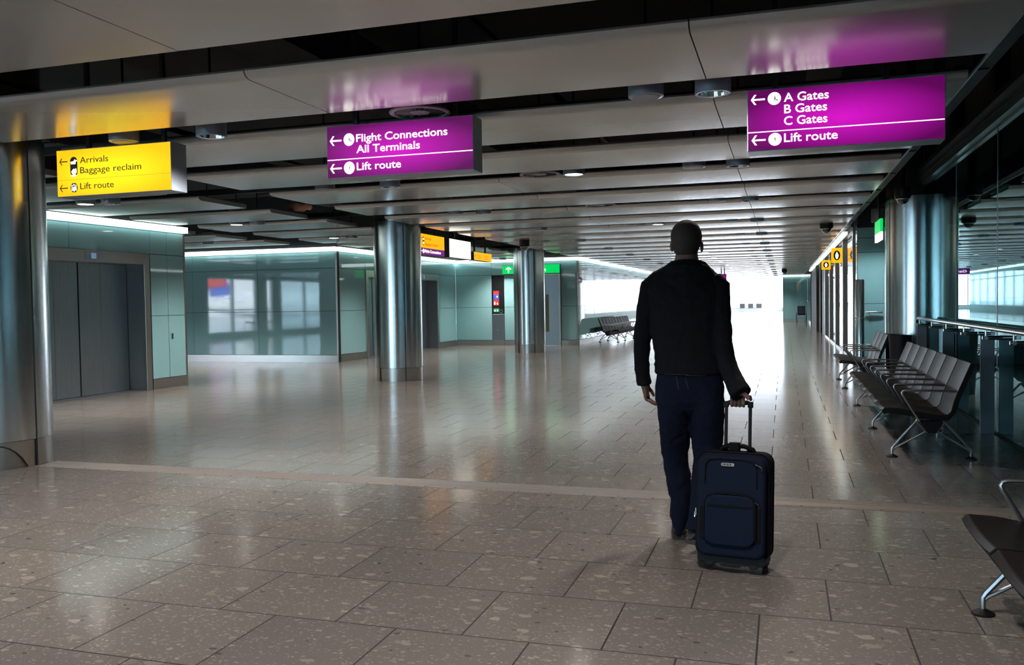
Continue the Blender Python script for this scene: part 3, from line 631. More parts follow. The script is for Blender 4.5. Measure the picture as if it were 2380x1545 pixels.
def litlight():
    t = thing('downlight', 'x', 'ceiling light')
    MB().lathe([(0.10, 0.0), (0.122, 0.0), (0.122, 0.26), (0.05, 0.262)], caps=False).build('housing', 'housing', t, smooth=True)
    MB().lathe([(0.101, 0.004), (0.101, 0.012)]).build('diffuser', 'lamp_on', t, smooth=True); stem(t); return t
def speaker():
    t = thing('ceiling_speaker', 'x', 'speaker')
    MB().lathe([(0.118, 0.0), (0.124, 0.004), (0.124, 0.24), (0.05, 0.242)]).build('housing', 'housing', t, smooth=True)
    MB().lathe([(0.0, -0.006), (0.095, -0.006), (0.1, 0.0), (0.1, 0.01)], caps=False).build('grille', 'speaker', t, smooth=True); stem(t); return t
def diffuser():
    t = thing('air_diffuser', 'x', 'air vent')
    m = MB(); n = 40
    for k in range(n):
        a = 2*PI*k/n; b = 2*PI*(k+1)/n
        pts = [(0.215+0.02*math.cos(q), 0.012*math.sin(q)) for q in [2*PI*i/8 for i in range(8)]]
        m.add([(r_*math.cos(w_), r_*math.sin(w_), z_) for w_ in (a, b) for r_, z_ in pts], [(i, (i+1) % 8, (i+1) % 8+8, i+8) for i in range(8)])
    m.build('rim', 'speaker', t, smooth=True)
    MB().lathe([(0.07, -0.005), (0.075, 0.0), (0.06, 0.03)]).build('hub', 'speaker', t, smooth=True)
    m = MB()
    for k in range(16):
        a = 2*PI*k/16; c, s = math.cos(a), math.sin(a)
        m.add([(0.07*c, 0.07*s, 0.0), (0.205*c, 0.205*s, 0.0), (0.205*c-0.02*s, 0.205*s+0.02*c, 0.03), (0.07*c-0.01*s, 0.07*s+0.01*c, 0.03)], [(0,1,2,3)])
    m.build('vane', 'speaker', t)
    MB().lathe([(0.2, 0.04), (0.2, 0.3)]).build('duct_collar', 'black', t, smooth=True); stem(t); return t
protos = {'d': downlight(), 'l': litlight(), 's': speaker(), 'a': diffuser()}
used = set()
ROWS = [6.12+3.41*k for k in range(-5, 15)]
PLACES = [(-12.2, 'd'), (-14.6, 'd'), (-0.46, 'd'), (-0.92, 's'), (-2.25, 'l'), (-2.645, 'a'), (-4.52, 'd'), (-5.4, 's'), (-8.65, 'd'), (-9.07, 'l')]
KN = {'d': 'mirrored cylinder downlight', 'l': 'glowing white downlight', 's': 'plain grey ceiling speaker', 'a': 'round slotted air vent'}
XN = {-12.2: 'in the recess past the lift', -14.6: 'deep in the recess past the lift', -0.46: 'right of centre', -0.92: 'right of centre', -2.25: 'over the hall centre', -2.645: 'over the hall centre', -4.52: 'left of centre', -5.4: 'near the left panel ends', -8.65: 'over the lift lobby', -9.07: 'over the lift lobby'}
RN = {0: 'level with the big signs', 1: 'one row beyond the big signs', 2: 'two rows beyond the big signs', 3: 'three rows beyond the big signs', 4: 'four rows beyond the big signs'}
for r_i, yy in enumerate(ROWS):
    k = r_i-5
    for X_, kind in PLACES:
        if yy > 54: continue
        if kind == 'l' and (k == 0 or (X_ == -2.25 and k in (2,))): continue
        if X_ < -7 and (yy > 27 or k in (0,)): continue
        if X_ < -12 and k not in (3,): continue
        if k < 0 and kind != 'd': continue
        if kind == 'a' and k == 10: continue
        if k == 2 and X_ == -5.4: X2, kind2 = -5.0, 's'
        else: X2, kind2 = X_, kind
        p = protos[kind2]
        if kind2 in used: o = copy_tree(p)
        else: o = p; used.add(kind2)
        yo = 6.12+3.34*k if k > 0 else yy
        o.location = (X2, 6.147+3.41*k, {'d': 2.815, 'a': 2.865}.get(kind2, 2.835))
        if k in RN: o['label'] = f'{KN[kind2]} {XN[X_]}, {RN[k]}'
        elif k < 0: o['label'] = f'{KN[kind2]} {XN[X_]}, above or behind the viewer'
        else: o['label'] = f'tiny {KN[kind2]} {XN[X_]}, far down the hall'
        o['group'] = {'d': 'reflector downlights', 'l': 'lit downlights', 's': 'ceiling speakers', 'a': 'ceiling air vents'}[kind2]
        if kind2 == 'd': spotlight(o, 260 if X2 < -12 else (60 if (X2 == -0.46 and k in (0, 1)) else 110 if (X2 == -0.46 and k < 0) else 200 if k < 3 else 130))
        if kind2 == 'l': spotlight(o, 80)
for q, (x_, y_, nm) in enumerate(((1.78, 18.6, 'added mirrored downlight brightening the teal block left of the right column'), (4.4, 5.6, 'nearer downlight in the room behind the glass wall'), (4.4, 10.8, 'middle downlight in the room behind the glass wall'), (4.4, 15.5, 'farthest downlight in the room behind the glass wall'))):  # the first lamp is an addition, there only to brighten the teal block
    o = copy_tree(protos['d']); o.location = (x_, y_, 2.9); o['label'] = nm; o['group'] = 'reflector downlights'
    for ch in o.children:
        if ch.type == 'LIGHT': ch.data = ch.data.copy(); ch.data.energy = 150 if q == 0 else 260; ch.data.color = (0.85, 0.95, 1)
t = thing('side_table', 'dark low table with bent metal legs behind the right glass wall', 'table', (3.15, 10.3, 0))
MB().box(-0.4, 0.4, -0.6, 0.6, 0.68, 0.71).build('table_top', 'black', t, bevel=0.004)
for sx_ in (-1, 1):
    for sy_ in (-1, 1): MB().tube([(sx_*0.15, sy_*0.5, 0.68), (sx_*0.2, sy_*0.5, 0.45), (sx_*0.34, sy_*0.5, 0.12), (sx_*0.36, sy_*0.5, 0)], 0.014, 8).build('leg', 'alu', t, smooth=True)
def dome(loc, label, s=1.0, up=0.25):
    t = thing('security_camera', label, 'security camera', loc)
    MB().lathe([(0.09*s, 0), (0.11*s, 0.03*s), (0.11*s, 0.15*s), (0.03, 0.15*s), (0.03, up)]).build('housing', 'black', t, smooth=True)
    MB().tube([(0, 0, 0.14*s), (0, 0, 4.2-loc[2])], 0.02, 8).build('stem', 'black', t)
    MB().ball((0, 0, 0.0), (0.08*s, 0.08*s, 0.075*s), 10).build('dome', mat('smoked_dome', (0.02, 0.02, 0.02), 0.03, coat=1), t, smooth=True)
    MB().lathe([(0.083*s, -0.008), (0.09*s, 0.0), (0.083*s, 0.008)], caps=False).build('ring', 'chrome', t, smooth=True)
dome((1.6, 13.3, 2.78), 'black dome camera hanging in front of the right column', 1.0, 1.2)
dome((0.8, 18.05, 2.76), 'black dome camera under the right ends of the ceiling panels', 1.15)
dome((-5.68, 19.1, 2.69), 'black dome camera left of centre above the second column', 1.1)
dome((0.03, 43.7, 2.68), 'tiny black dome camera far down the hall on the right', 1.1)
ins = MB().ball((0, 0, 0), (0.22, 0.12, 0.07), 10).build('insulation_scrap', mat('pink_insulation', (0.45, 0.25, 0.18), 0.9), smooth=True, loc=(-7.46, 12.4, 3.02))
tx_ = bpy.data.textures.new('crumple', 'CLOUDS'); tx_.noise_scale = 0.08
dm = ins.modifiers.new('crumple', 'DISPLACE'); dm.texture = tx_; dm.strength = 0.12
tag(ins, 'torn scrap of pinkish insulation poking from the dark ceiling gap left of the middle column', 'insulation')
# ------------------------------------------------------------------ beam seating
def bench(label, loc, n, legs, rz=0, arms=True, pitch=0.57):
    t = thing('beam_bench', label, 'bench', loc, rz)
    top = [(-0.06, .405), (-0.035, .43), (0.08, .425), (0.25, .395), (0.40, .37), (0.46, .375), (0.495, .42), (0.515, .5), (0.535, .56), (0.575, .66), (0.645, .835)]
    off = []
    for i, p in enumerate(top):
        a = Vector(top[max(i-1, 0)]); b = Vector(top[min(i+1, len(top)-1)]); d = (b-a).normalized(); nn = Vector((d.y, -d.x)); q = Vector(p)+nn*0.036; off.append((q.x, q.y))
    poly = top+off[::-1]
    for i in range(n):
        y0 = i*pitch+0.012; y1 = (i+1)*pitch-0.012; m = MB()
        N_ = len(top); ny = 6
        # gently dished shell
        vs = []; 
        for j in range(ny+1):
            y = y0+(y1-y0)*j/ny; e = (2*j/ny-1)**2
            for kx, p in enumerate(poly):
                lift_ = 0.016*e if kx < N_ else 0.008*e
                vs.append((p[0]-(lift_*0.6 if (kx < N_ and kx > 5) or kx >= N_ else 0), y, p[1]+(lift_ if kx <= 5 else 0)))
        K = len(poly)
        fs = [(j*K+a, j*K+(a+1) % K, (j+1)*K+(a+1) % K, (j+1)*K+a) for j in range(ny) for a in range(K)]+[tuple(range(K)), tuple(ny*K+a for a in range(K-1, -1, -1))]
        m.add(vs, fs); s = m.build('seat', 'leather', t, smooth=True, bevel=0.006)
        # raised rib pads across the shell
    MB().prism([(0.235, .335), (0.42, .335), (0.40, .29), (0.365, .235), (0.30, .235), (0.26, .29)], 'y', -0.03, n*pitch+0.03).build('beam', 'black', t, bevel=0.004)
    for y in legs:
        l = MB()
        hub = [(0.235, .345), (0.425, .345), (0.455, .31), (0.385, .222), (0.30, .222), (0.215, .31)]
        inn = [(0.25, .33), (0.41, .33), (0.435, .308), (0.376, .237), (0.31, .237), (0.236, .308)]
        for i in range(6):
            a, b = hub[i], hub[(i+1) % 6]; c_, d_ = inn[(i+1) % 6], inn[i]; l.prism([a, b, c_, d_], 'y', y-0.02, y+0.02)
        for sgn, fx, hx, hb in ((-1, 0.03, 0.225, 0.305), (1, 0.655, 0.448, 0.38)):
            l.tube([(fx, y, 0.02), (fx, y, 0.075), (fx-sgn*0.012, y, 0.095), (hx, y, .32)], [0.011, 0.013, 0.014, 0.013], 8)
            l.tube([(fx, y, 0.06), (fx-sgn*0.02, y, 0.078), (hb, y, .232)], 0.010, 8)
        lo = l.build('leg_frame', 'alu', t, smooth=True)
        for fx in (0.03, 0.655): MB().lathe([(0.048, 0.0), (0.048, 0.008), (0.02, 0.022), (0.012, 0.026)], fx, y, 20).build('foot_pad', 'black', lo, smooth=True)
    if arms:
        for i in range(n+1):
            y = i*pitch
            a = MB().tube([(0.24, y, .335), (0.19, y, .41), (0.105, y, .555), (0.098, y, .575), (0.106, y, .59), (0.125, y, .595), (0.3, y, .598), (0.53, y, .594)], 0.0115, 8, flat=0.9)
            a.build('armrest', 'alu', t, smooth=True)
    return t
bench('long row of seven black airport seats along the right glass wall', (0.87, 8.12, 0), 7, (0.1, 1.83, 3.9))
bench('short row of three black seats beyond the long row, by the right column', (0.87, 14.25, 0), 3, (0.1, 1.65))
bench('row of black seats cut off by the lower right edge of the picture', (0.80, 4.21-0.57*5, 0), 5, (0.15, 2.85))
bench('distant row of black seats against the reflective wall left of the man', (-5.45, 35.0, 0), 10, (0.3, 2.2, 4.0, 5.4), rz=PI)
# bin beside column
t = tag(MB().lathe([(0.0, 0.0), (0.12, 0.0), (0.16, 0.85), (0.15, 0.85), (0.12, 0.1), (0, 0.1)], 0, 0, 32, caps=False).build('waste_bin', 'black', smooth=True, loc=(1.62, 13.75, 0)), 'tall black tapered bin in front of the right column', 'bin')
# cylindrical post by the doors
t = thing('barrier_post', 'tall silver cylindrical post standing before the glazed doors on the right', 'post', (1.48, 19.05, 0))
MB().lathe([(0.09, 0.02), (0.09, 1.76), (0.08, 1.78)], n=40).build('tube', 'steel', t, smooth=True)
MB().lathe([(0.11, 0.0), (0.11, 0.02)]).build('base', 'black', t, smooth=True)
MB().lathe([(0.093, 0.98), (0.093, 1.0)], n=40).build('band', 'alu', t, smooth=True)
t = thing('short_handrail', 'short steel grab rail on the teal wall behind the right benches', 'handrail', (1.75, 19.44, 1.0))
MB().tube([(-0.12, 0, 0.1), (0.2, 0, 0.1)], 0.02).build('rail', 'rail', t, smooth=True)
MB().tube([(-0.05, 0, 0.1), (-0.05, 0, 0.03), (0.22, 0.05, 0.0)], 0.012).build('bracket', 'rail', t, smooth=True)
# wheelchair
t = thing('wheelchair', 'folded-arm dark wheelchair parked far away against the right wall', 'wheelchair', (0.95, 52.3, 0))
MB().box(-0.22, 0.22, -0.25, 0.2, 0.48, 0.54).build('seat', 'black', t, bevel=0.02)
MB().box(-0.22, 0.22, -0.30, -0.25, 0.54, 1.0).build('backrest', mat('navy_canvas', (0.02, 0.025, 0.05), 0.7), t, bevel=0.02)
for s in (-1, 1):
    MB().tube([(s*0.27+0.0*k, 0.0+0.29*math.cos(2*PI*k/24), 0.3+0.29*math.sin(2*PI*k/24)) for k in range(25)], 0.018, 8).build('wheel', 'black', t, smooth=True)
    MB().tube([(s*0.24, -0.42, 1.0), (s*0.24, -0.27, 0.98), (s*0.24, -0.26, 0.3)], 0.014, 8).build('push_handle', 'alu', t, smooth=True)
    MB().tube([(s*0.2, 0.35+0.07*math.cos(2*PI*k/12), 0.08+0.07*math.sin(2*PI*k/12)) for k in range(13)], 0.012, 6).build('caster', 'black', t, smooth=True)
    MB().tube([(s*0.2, 0.3, 0.5), (s*0.2, 0.42, 0.2), (s*0.2, 0.5, 0.12)], 0.014, 6).build('leg_rest', 'alu', t, smooth=True)
# ------------------------------------------------------------------ cafe corner mirrored in the left wall, and an aircraft tail outside
t = thing('high_table', 'tall round cafe table by the far left window, seen mirrored in the teal wall', 'table', (-22.6, 5.0, 0))
MB().lathe([(0.35, 1.05), (0.35, 1.08)]).build('table_top', 'black', t, smooth=True); MB().lathe([(0.03, 0.02), (0.03, 1.05)]).build('pedestal', 'alu', t, smooth=True); MB().lathe([(0.25, 0), (0.25, 0.02)]).build('base', 'alu', t, smooth=True)
for i, (x, y) in enumerate(((-22.3, 4.2), (-22.2, 5.8))):
    t = thing('bar_stool', ('black bar stool on the near side of the tall cafe table', 'black bar stool on the far side of the tall cafe table')[i], 'stool', (x, y, 0), 0, 'cafe bar stools')
    MB().box(-0.2, 0.2, -0.2, 0.2, 0.72, 0.77).build('seat', 'black', t, bevel=0.02)
    for a in (-1, 1):
        for b in (-1, 1): MB().tube([(a*0.17, b*0.17, 0.72), (a*0.22, b*0.22, 0)], 0.014, 6).build('leg', 'black', t, smooth=True)
    MB().tube([(-.2, -.2, .3), (.2, -.2, .3), (.2, .2, .3), (-.2, .2, .3), (-.2, -.2, .3)], 0.01, 6).build('footrest', 'black', t)
t = thing('aircraft', 'parked airliner with a striped tail fin outside, mirrored in the teal wall', 'aircraft', (-40, -26, -0.3))
t.scale = (0.6, 0.6, 0.6)
MB().rings([(0, 0, 0, 1, 1)]*1+[], 4) if False else None
fz = MB(); 
vs_ = [(-12+i*1.5, ) for i in range(1)]
pr_ = [(0.1, -14), (1.0, -12), (1.7, -8), (1.8, 0), (1.8, 10), (1.2, 15), (0.3, 19)]
m_ = MB(); n = 24
m_.add([(r_*math.cos(2*PI*k/n), y_, 3.2+r_*math.sin(2*PI*k/n)) for r_, y_ in pr_ for k in range(n)], [(i*n+k, i*n+(k+1) % n, (i+1)*n+(k+1) % n, (i+1)*n+k) for i in range(len(pr_)-1) for k in range(n)]+[tuple(range(n)), tuple((len(pr_)-1)*n+k for k in range(n))])
m_.build('fuselage', 'white', t, smooth=True)
MB().prism([(13, 4.5), (17.5, 4.2), (19.5, 9.5), (17.2, 9.5)], 'x', -0.15, 0.15).build('tail_fin', nb, t)
MB().prism([(14.3, 5.6), (18, 5.2), (18.6, 6.4), (15.4, 7.0)], 'x', -0.16, 0.16).prism([(16.2, 8.0), (18.9, 7.6), (19.3, 8.6), (16.9, 8.9)], 'x', -0.16, 0.16).build('tail_stripe', nr, t)
# ------------------------------------------------------------------ suitcase
M['navy'] = noisy(mat('navy_canvas_case', (0.012, 0.022, 0.055), 0.75, spec=0.15), 300, (0.004, 0.0075, 0.021), (0.0065, 0.012, 0.031), 0.3, dist=0.0008)
M['piping'] = mat('black_piping', (0.004, 0.004, 0.005), 0.6, spec=0.12)
case = thing('suitcase', 'dark blue soft suitcase on wheels pulled by the man by its raised handle', 'suitcase', (-0.250, 4.65, 0.0), 0, None, rot=(R(-7), 0, R(-7)))
case.scale = (0.965,)*3
YB = -0.062   # everything but the wheels sits towards the pocket side
def rbox(m, x0, x1, z0, z1, y0, y1, r, n=6, mi=0, dome_=0.0):
    pts = []
    for cx, cz, a0 in ((x1-r, z1-r, 0), (x0+r, z1-r, 90), (x0+r, z0+r, 180), (x1-r, z0+r, 270)):
        for i in range(n+1): a = R(a0+90*i/n); pts.append((cx+r*math.cos(a), cz+r*math.sin(a)))
    m.prism(pts, 'y', y0, y1, mi); return pts
m = MB(); rbox(m, -0.19, 0.19, 0.055, 0.62, -0.06, 0.10, 0.055); m.build('body', 'navy', case, smooth=True, bevel=0.02, seg=4)
m = MB(); rbox(m, -0.178, 0.178, 0.07, 0.605, -0.115, -0.06, 0.05); m.build('front_panel', 'navy', case, smooth=True, bevel=0.018, seg=4)
def pipe(x0, x1, z0, z1, y, r, rad, nm='piping', mt='piping', arc=(0, 4)):
    p = []
    cs = ((x1-r, z1-r, 0), (x0+r, z1-r, 90), (x0+r, z0+r, 180), (x1-r, z0+r, 270))
    for cx, cz, a0 in cs[arc[0]:arc[1]]:
        for i in range(7): a = R(a0+15*i); p.append((cx+r*math.cos(a), y, cz+r*math.sin(a)))
    if arc == (0, 4): p.append(p[0])
    return MB().tube(p, rad, 8).build(nm, mt, case, smooth=True)
pipe(-0.19, 0.19, 0.056, 0.619, -0.052, 0.055, 0.006); pipe(-0.19, 0.19, 0.056, 0.619, 0.092, 0.055, 0.006); pipe(-0.176, 0.176, 0.072, 0.603, -0.1, 0.05, 0.004)
pipe(-0.189, 0.189, 0.057, 0.618, 0.0, 0.055, 0.004, 'zipper')
m = MB(); rbox(m, -0.135, 0.13, 0.13, 0.40, -0.135, -0.11, 0.05); m.build('lower_pocket', 'navy', case, smooth=True, bevel=0.012, seg=3)
p_ = [(-0.137, -0.128, 0.17), (-0.137, -0.128, 0.35), (-0.12, -0.13, 0.385), (-0.07, -0.13, 0.402), (0.0, -0.13, 0.406), (0.07, -0.13, 0.402), (0.115, -0.13, 0.385), (0.132, -0.128, 0.35), (0.132, -0.128, 0.17)]
MB().tube(p_, 0.0045, 8).build('pocket_zipper', 'piping', case, smooth=True)
MB().box(-0.115, 0.115, -0.139, -0.134, 0.335, 0.345).build('pocket_seam', 'piping', case)
p_ = [(-0.137, -0.118, 0.45), (-0.135, -0.118, 0.55), (-0.115, -0.118, 0.578), (-0.07, -0.118, 0.586), (0.07, -0.118, 0.586), (0.11, -0.118, 0.575), (0.132, -0.118, 0.55), (0.134, -0.118, 0.44)]
MB().tube(p_, 0.004, 8).build('pocket_zipper', 'piping', case, smooth=True)
for x in (-0.152, 0.147): MB().box(x-0.009, x+0.009, -0.119, -0.114, 0.16, 0.33).build('compression_strap', 'piping', case)
b_ = MB(); rbox(b_, -0.052, 0.018, 0.5485, 0.566, -0.123, -0.114, 0.0085); bo = b_.build('badge', mat('silver_badge', (0.3, 0.29, 0.27), 0.4, 0.3), case)
bt_ = lettering('OLGSEN', -0.042, 0.008, 0.5535, 0.008, 'tb', case, 0.03, y=-0.1235, name='badge_lettering') if False else MB()
for i, (a, w) in enumerate(((-0.044, .004), (-0.036, .006), (-0.027, .003), (-0.021, .006), (-0.012, .004), (-0.004, .006))): bt_.box(a, a+w, -0.1245, -0.123, 0.553, 0.562)
bt_.build('badge_lettering', 'tb', case)
for x, z, q in ((0.128, 0.565, 0.03), (0.118, 0.37, 0.028), (-0.186, 0.30, 0.0)):
    MB().tube([(x, -0.125, z), (x+q, -0.128, z-0.012), (x+q*1.2, -0.128, z-0.03)], 0.0028, 6).build('zip_pull', 'chrome', case, smooth=True)
MB().box(-0.2, -0.192, -0.06, -0.045, 0.27, 0.31).build('side_tag', 'housing', case, bevel=0.002)
# top carry handle, rods and grip
MB().tube([(-0.085, 0.04, 0.615), (-0.075, 0.04, 0.64), (-0.03, 0.04, 0.654), (0.04, 0.04, 0.652), (0.09, 0.04, 0.635), (0.1, 0.04, 0.612)], [0.012, 0.013, 0.014, 0.013, 0.012, 0.012], 10).build('carry_handle', 'piping', case, smooth=True)
MB().box(-0.04, 0.02, 0.02, 0.06, 0.615, 0.672).build('handle_wrap', 'piping', case, bevel=0.008)
for x in (-0.065, 0.065):
    MB().box(x-0.0085, x+0.0085, 0.07, 0.087, 0.6, 0.881).build('handle_rod', 'black', case, bevel=0.003)
    MB().box(x-0.014, x+0.014, 0.065, 0.093, 0.605, 0.632).build('rod_socket', 'black', case, bevel=0.003)
m = MB(); m.tube([(-0.065, 0.078, 0.880), (-0.05, 0.078, 0.888), (0.05, 0.078, 0.890), (0.065, 0.078, 0.882)], [0.013, 0.0135, 0.0135, 0.013], 12)
m.box(-0.08, -0.052, 0.065, 0.092, 0.862, 0.896).box(0.052, 0.08, 0.065, 0.092, 0.862, 0.896); m.build('grip', 'black', case, bevel=0.004, smooth=True)
# underside
m = MB(); rbox(m, -0.18, 0.18, 0.03, 0.09, -0.08, 0.10, 0.02); m.build('base_tray', 'black', case, bevel=0.006)
MB().prism([(-0.07, .035), (-0.05, .018), (0.04, .016), (0.07, .035)], 'y', -0.085, -0.03).build('skid', 'black', case, bevel=0.003)
MB().prism([(0.09, .035), (0.10, .015), (0.13, .015), (0.145, .035)], 'y', -0.085, -0.04).build('skid', 'black', case, bevel=0.003)
MB().prism([(-0.14, .035), (-0.13, .018), (-0.1, .018), (-0.09, .035)], 'y', -0.085, -0.04).build('skid', 'black', case, bevel=0.003)
for x in (-0.155, 0.155):
    w_ = MB().tube([(x-0.012, 0.075, 0.03), (x+0.012, 0.075, 0.03)], 0.028, 20).build('wheel', 'black', case, smooth=True)
    MB().prism([(0.03, .075), (0.11, .075), (0.09, .025), (0.06, .025)], 'x', x-0.02, x-0.014).prism([(0.03, .075), (0.11, .075), (0.09, .025), (0.06, .025)], 'x', x+0.014, x+0.02).build('wheel_fork', 'black', case)
for c_ in case.children:
    c_.location.y = YB
# ------------------------------------------------------------------ the man
M['skin'] = noisy(mat('skin', (0.25, 0.14, 0.1), 0.55, spec=0.25), 60, (0.17, 0.095, 0.07), (0.22, 0.125, 0.095), 0.1)
M['hair'] = noisy(mat('short_brown_hair', (0.03, 0.022, 0.018), 0.8), 400, (0.022, 0.016, 0.013), (0.04, 0.03, 0.024), 0.6)
M['hoodie'] = noisy(mat('black_knit', (0.010, 0.010, 0.012), 0.9, spec=0.1), 250, (0.007, 0.007, 0.009), (0.013, 0.013, 0.016), 0.4)
M['jeans'] = noisy(mat('dark_denim', (0.012, 0.02, 0.06), 0.85, spec=0.15), 220, (0.003, 0.0048, 0.012), (0.007, 0.011, 0.03), 0.4)
M['shoe'] = mat('brown_black_leather', (0.02, 0.012, 0.008), 0.45)
M['sole'] = mat('shoe_sole', (0.03, 0.025, 0.02), 0.7)
def remesh(o, vox, sm=3, disp=None):
    r_ = o.modifiers.new('remesh', 'REMESH'); r_.mode = 'VOXEL'; r_.voxel_size = vox; r_.use_smooth_shade = True
    if sm: s_ = o.modifiers.new('smooth', 'SMOOTH'); s_.factor = 0.5; s_.iterations = sm
    if disp:
        tx = bpy.data.textures.new('folds', 'CLOUDS'); tx.noise_scale = disp[0]; tx.noise_depth = 2
        d = o.modifiers.new('folds', 'DISPLACE'); d.texture = tx; d.strength = disp[1]; d.mid_level = 0.5; d.texture_coords = 'GLOBAL'
    return o
def sil(rows, Y, dy, n=28):
    """rings from silhouette rows (py, xl, xr[, Y])"""
    out = []
    for g in rows:
        y_ = g[3] if len(g) > 3 else Y
        a = W(g[1], g[0], y_); b = W(g[2], g[0], y_); c = (a+b)/2
        out.append((c.x, y_, c.z, (b.x-a.x)/2, dy(g[0]) if callable(dy) else dy, (b.z-a.z)/(b.x-a.x)))
    return out
YM = 5.0
def lerp(t):
    ks = sorted(t)
    def f(v):
        if v <= ks[0]: return t[ks[0]]
        for a, b in zip(ks[:-1], ks[1:]):
            if v <= b: return t[a]+(t[b]-t[a])*(v-a)/(b-a)
        return t[ks[-1]]
    return f
man = MB()
# head and neck (skull, jaw, nose, ears), torso, arms, legs as one surface
hc = W(1595, 555, YM)
man.ball((hc.x, YM+0.005, hc.z+0.008), (0.083, 0.1, 0.098), 14); man.ball((hc.x, YM+0.035, hc.z-0.055), (0.062, 0.068, 0.075), 12)
man.ball((hc.x, YM+0.088, hc.z-0.115), (0.03, 0.022, 0.02), 8)
man.tube([(hc.x, YM+0.1, hc.z+0.0), (hc.x, YM+0.122, hc.z-0.035), (hc.x, YM+0.105, hc.z-0.045)], [0.008, 0.014, 0.01], 8)
man.tube([(hc.x-0.022, YM+0.098, hc.z-0.075), (hc.x, YM+0.104, hc.z-0.075), (hc.x+0.022, YM+0.098, hc.z-0.075)], 0.007, 8)
for s in (-1, 1):
    e = W(1560 if s < 0 else 1632, 574, YM+0.01)
    man.ball((e.x-s*0.002, YM+0.01, e.z+0.003), (0.010, 0.018, 0.030), 8); man.ball((e.x-s*0.004, YM+0.02, e.z-0.016), (0.007, 0.010, 0.012), 6)
    man.ball((hc.x+s*0.032, YM+0.092, hc.z-0.003), (0.014, 0.01, 0.009), 8)
man.rings(sil([(585, 1571, 1621), (600, 1569, 1623), (616, 1562, 1630), (632, 1540, 1652)], YM, 0.058))
td = lerp({620: 0.06, 650: 0.095, 700: 0.11, 780: 0.105, 860: 0.105, 900: 0.105, 960: 0.08})
man.rings(sil([(625, 1550, 1642), (640, 1525, 1663), (665, 1520, 1670), (720, 1522, 1670), (790, 1527, 1668), (850, 1533, 1672), (900, 1540, 1666), (928, 1555, 1655)], YM, td))
def pt(px, py, y): return W(px, py, y)
LA = [pt(1518, 660, 5.0), pt(1505, 700, 5.0), pt(1496, 765, 5.02), pt(1491, 800, 5.03), pt(1494, 850, 5.05), pt(1499, 890, 5.06), pt(1501, 900, 5.065)]
RA = [pt(1668, 662, 5.0), pt(1674, 700, 4.99), pt(1680, 765, 4.97), pt(1683, 805, 4.93), pt(1700, 862, 4.82), pt(1716, 902, 4.74), pt(1721, 914, 4.71)]
man.tube(LA, [0.05, 0.047, 0.042, 0.038, 0.034, 0.027, 0.026], 14); man.tube(RA, [0.05, 0.047, 0.042, 0.038, 0.034, 0.030, 0.030], 14)
LL = [pt(1563, 940, 5.0), pt(1565, 990, 5.02), pt(1570, 1060, 5.1), pt(1575, 1100, 5.12), pt(1583, 1150, 5.12), pt(1582, 1200, 5.12), pt(1580, 1232, 5.12)]
RL = [pt(1646, 940, 5.0), pt(1645, 990, 5.0), pt(1641, 1060, 5.02), pt(1636, 1100, 4.99), pt(1627, 1150, 4.93), pt(1620, 1200, 4.83), pt(1616, 1225, 4.81)]
man.tube(LL, [0.082, 0.078, 0.062, 0.055, 0.05, 0.036, 0.034], 16); man.tube(RL, [0.082, 0.078, 0.062, 0.055, 0.05, 0.036, 0.034], 16)
# left hand: relaxed, fingers drooping inward and forward
def chain(m, pts, rs): m.tube(pts, rs, 8)
w0 = pt(1501, 897, 5.065)
man.rings([(w0.x, 5.065, w0.z+0.02, 0.022, 0.028), (w0.x-0.004, 5.07, w0.z-0.015, 0.02, 0.036), (w0.x+0.0, 5.078, w0.z-0.045, 0.018, 0.042), (w0.x+0.004, 5.082, w0.z-0.062, 0.016, 0.04)], 14)
for i, (dy_, ln, cu) in enumerate(((-0.03, 0.058, 0.05), (-0.010, 0.07, 0.05), (0.012, 0.072, 0.045), (0.034, 0.066, 0.035))):
    b = Vector((w0.x-0.004+i*0.002, 5.08+dy_, w0.z-0.055))
    chain(man, [b, b+Vector((0.008, 0.004, -0.025)), b+Vector((0.024+cu*0.2, 0.008, -ln*0.62)), b+Vector((0.03+cu*0.45, 0.012, -ln*0.78)), b+Vector((0.036+cu*0.6, 0.014, -ln*0.84))], [0.0095, 0.0092, 0.0085, 0.0078, 0.006])
b = Vector((w0.x+0.004, 5.10, w0.z-0.005)); chain(man, [b, b+Vector((0.018, 0.014, -0.025)), b+Vector((0.03, 0.018, -0.045)), b+Vector((0.036, 0.018, -0.062))], [0.012, 0.011, 0.0095, 0.007])
# right hand: closed over the suitcase grip, knuckles towards the viewer
bpy.context.view_layer.update()
gm = Matrix.Translation(case.location) @ case.rotation_euler.to_matrix().to_4x4() @ Matrix.Scale(0.965, 4)
gc = gm @ Vector((0.0, 0.078+YB, 0.889)); gx = (gm.to_3x3() @ Vector((1, 0, 0))).normalized()
GR = 0.0129; fr_ = 0.0082
wr = RA[-1]
pc = gc+gx*0.0+Vector((0, -0.012, 0.048))
for k in range(4):
    base = gc+gx*(-0.034+0.0205*k)
    top_ = base+Vector((0, -0.012, 0.034+0.004*k)); 
    st = wr+(top_-wr)*0.0+gx*(-0.022+0.0125*k)+Vector((0, 0, 0.004))
    man.tube([st, (st+top_)/2+Vector((0, -0.004, 0.002)), top_], [0.0135, 0.0125, 0.0108], 10)     # back of the hand
    d = GR+fr_*0.85
    f = [top_, base+Vector((0, -d-0.004, 0.016)), base+Vector((0, -d-0.002, -0.004)), base+Vector((0, -d*0.55, -d*0.85)), base+Vector((0, d*0.35, -d)), base+Vector((0, d*0.8, -d*0.6))]
    man.tube(f, [0.0105, 0.0088, 0.0086, 0.0083, 0.0078, 0.0065], 10)
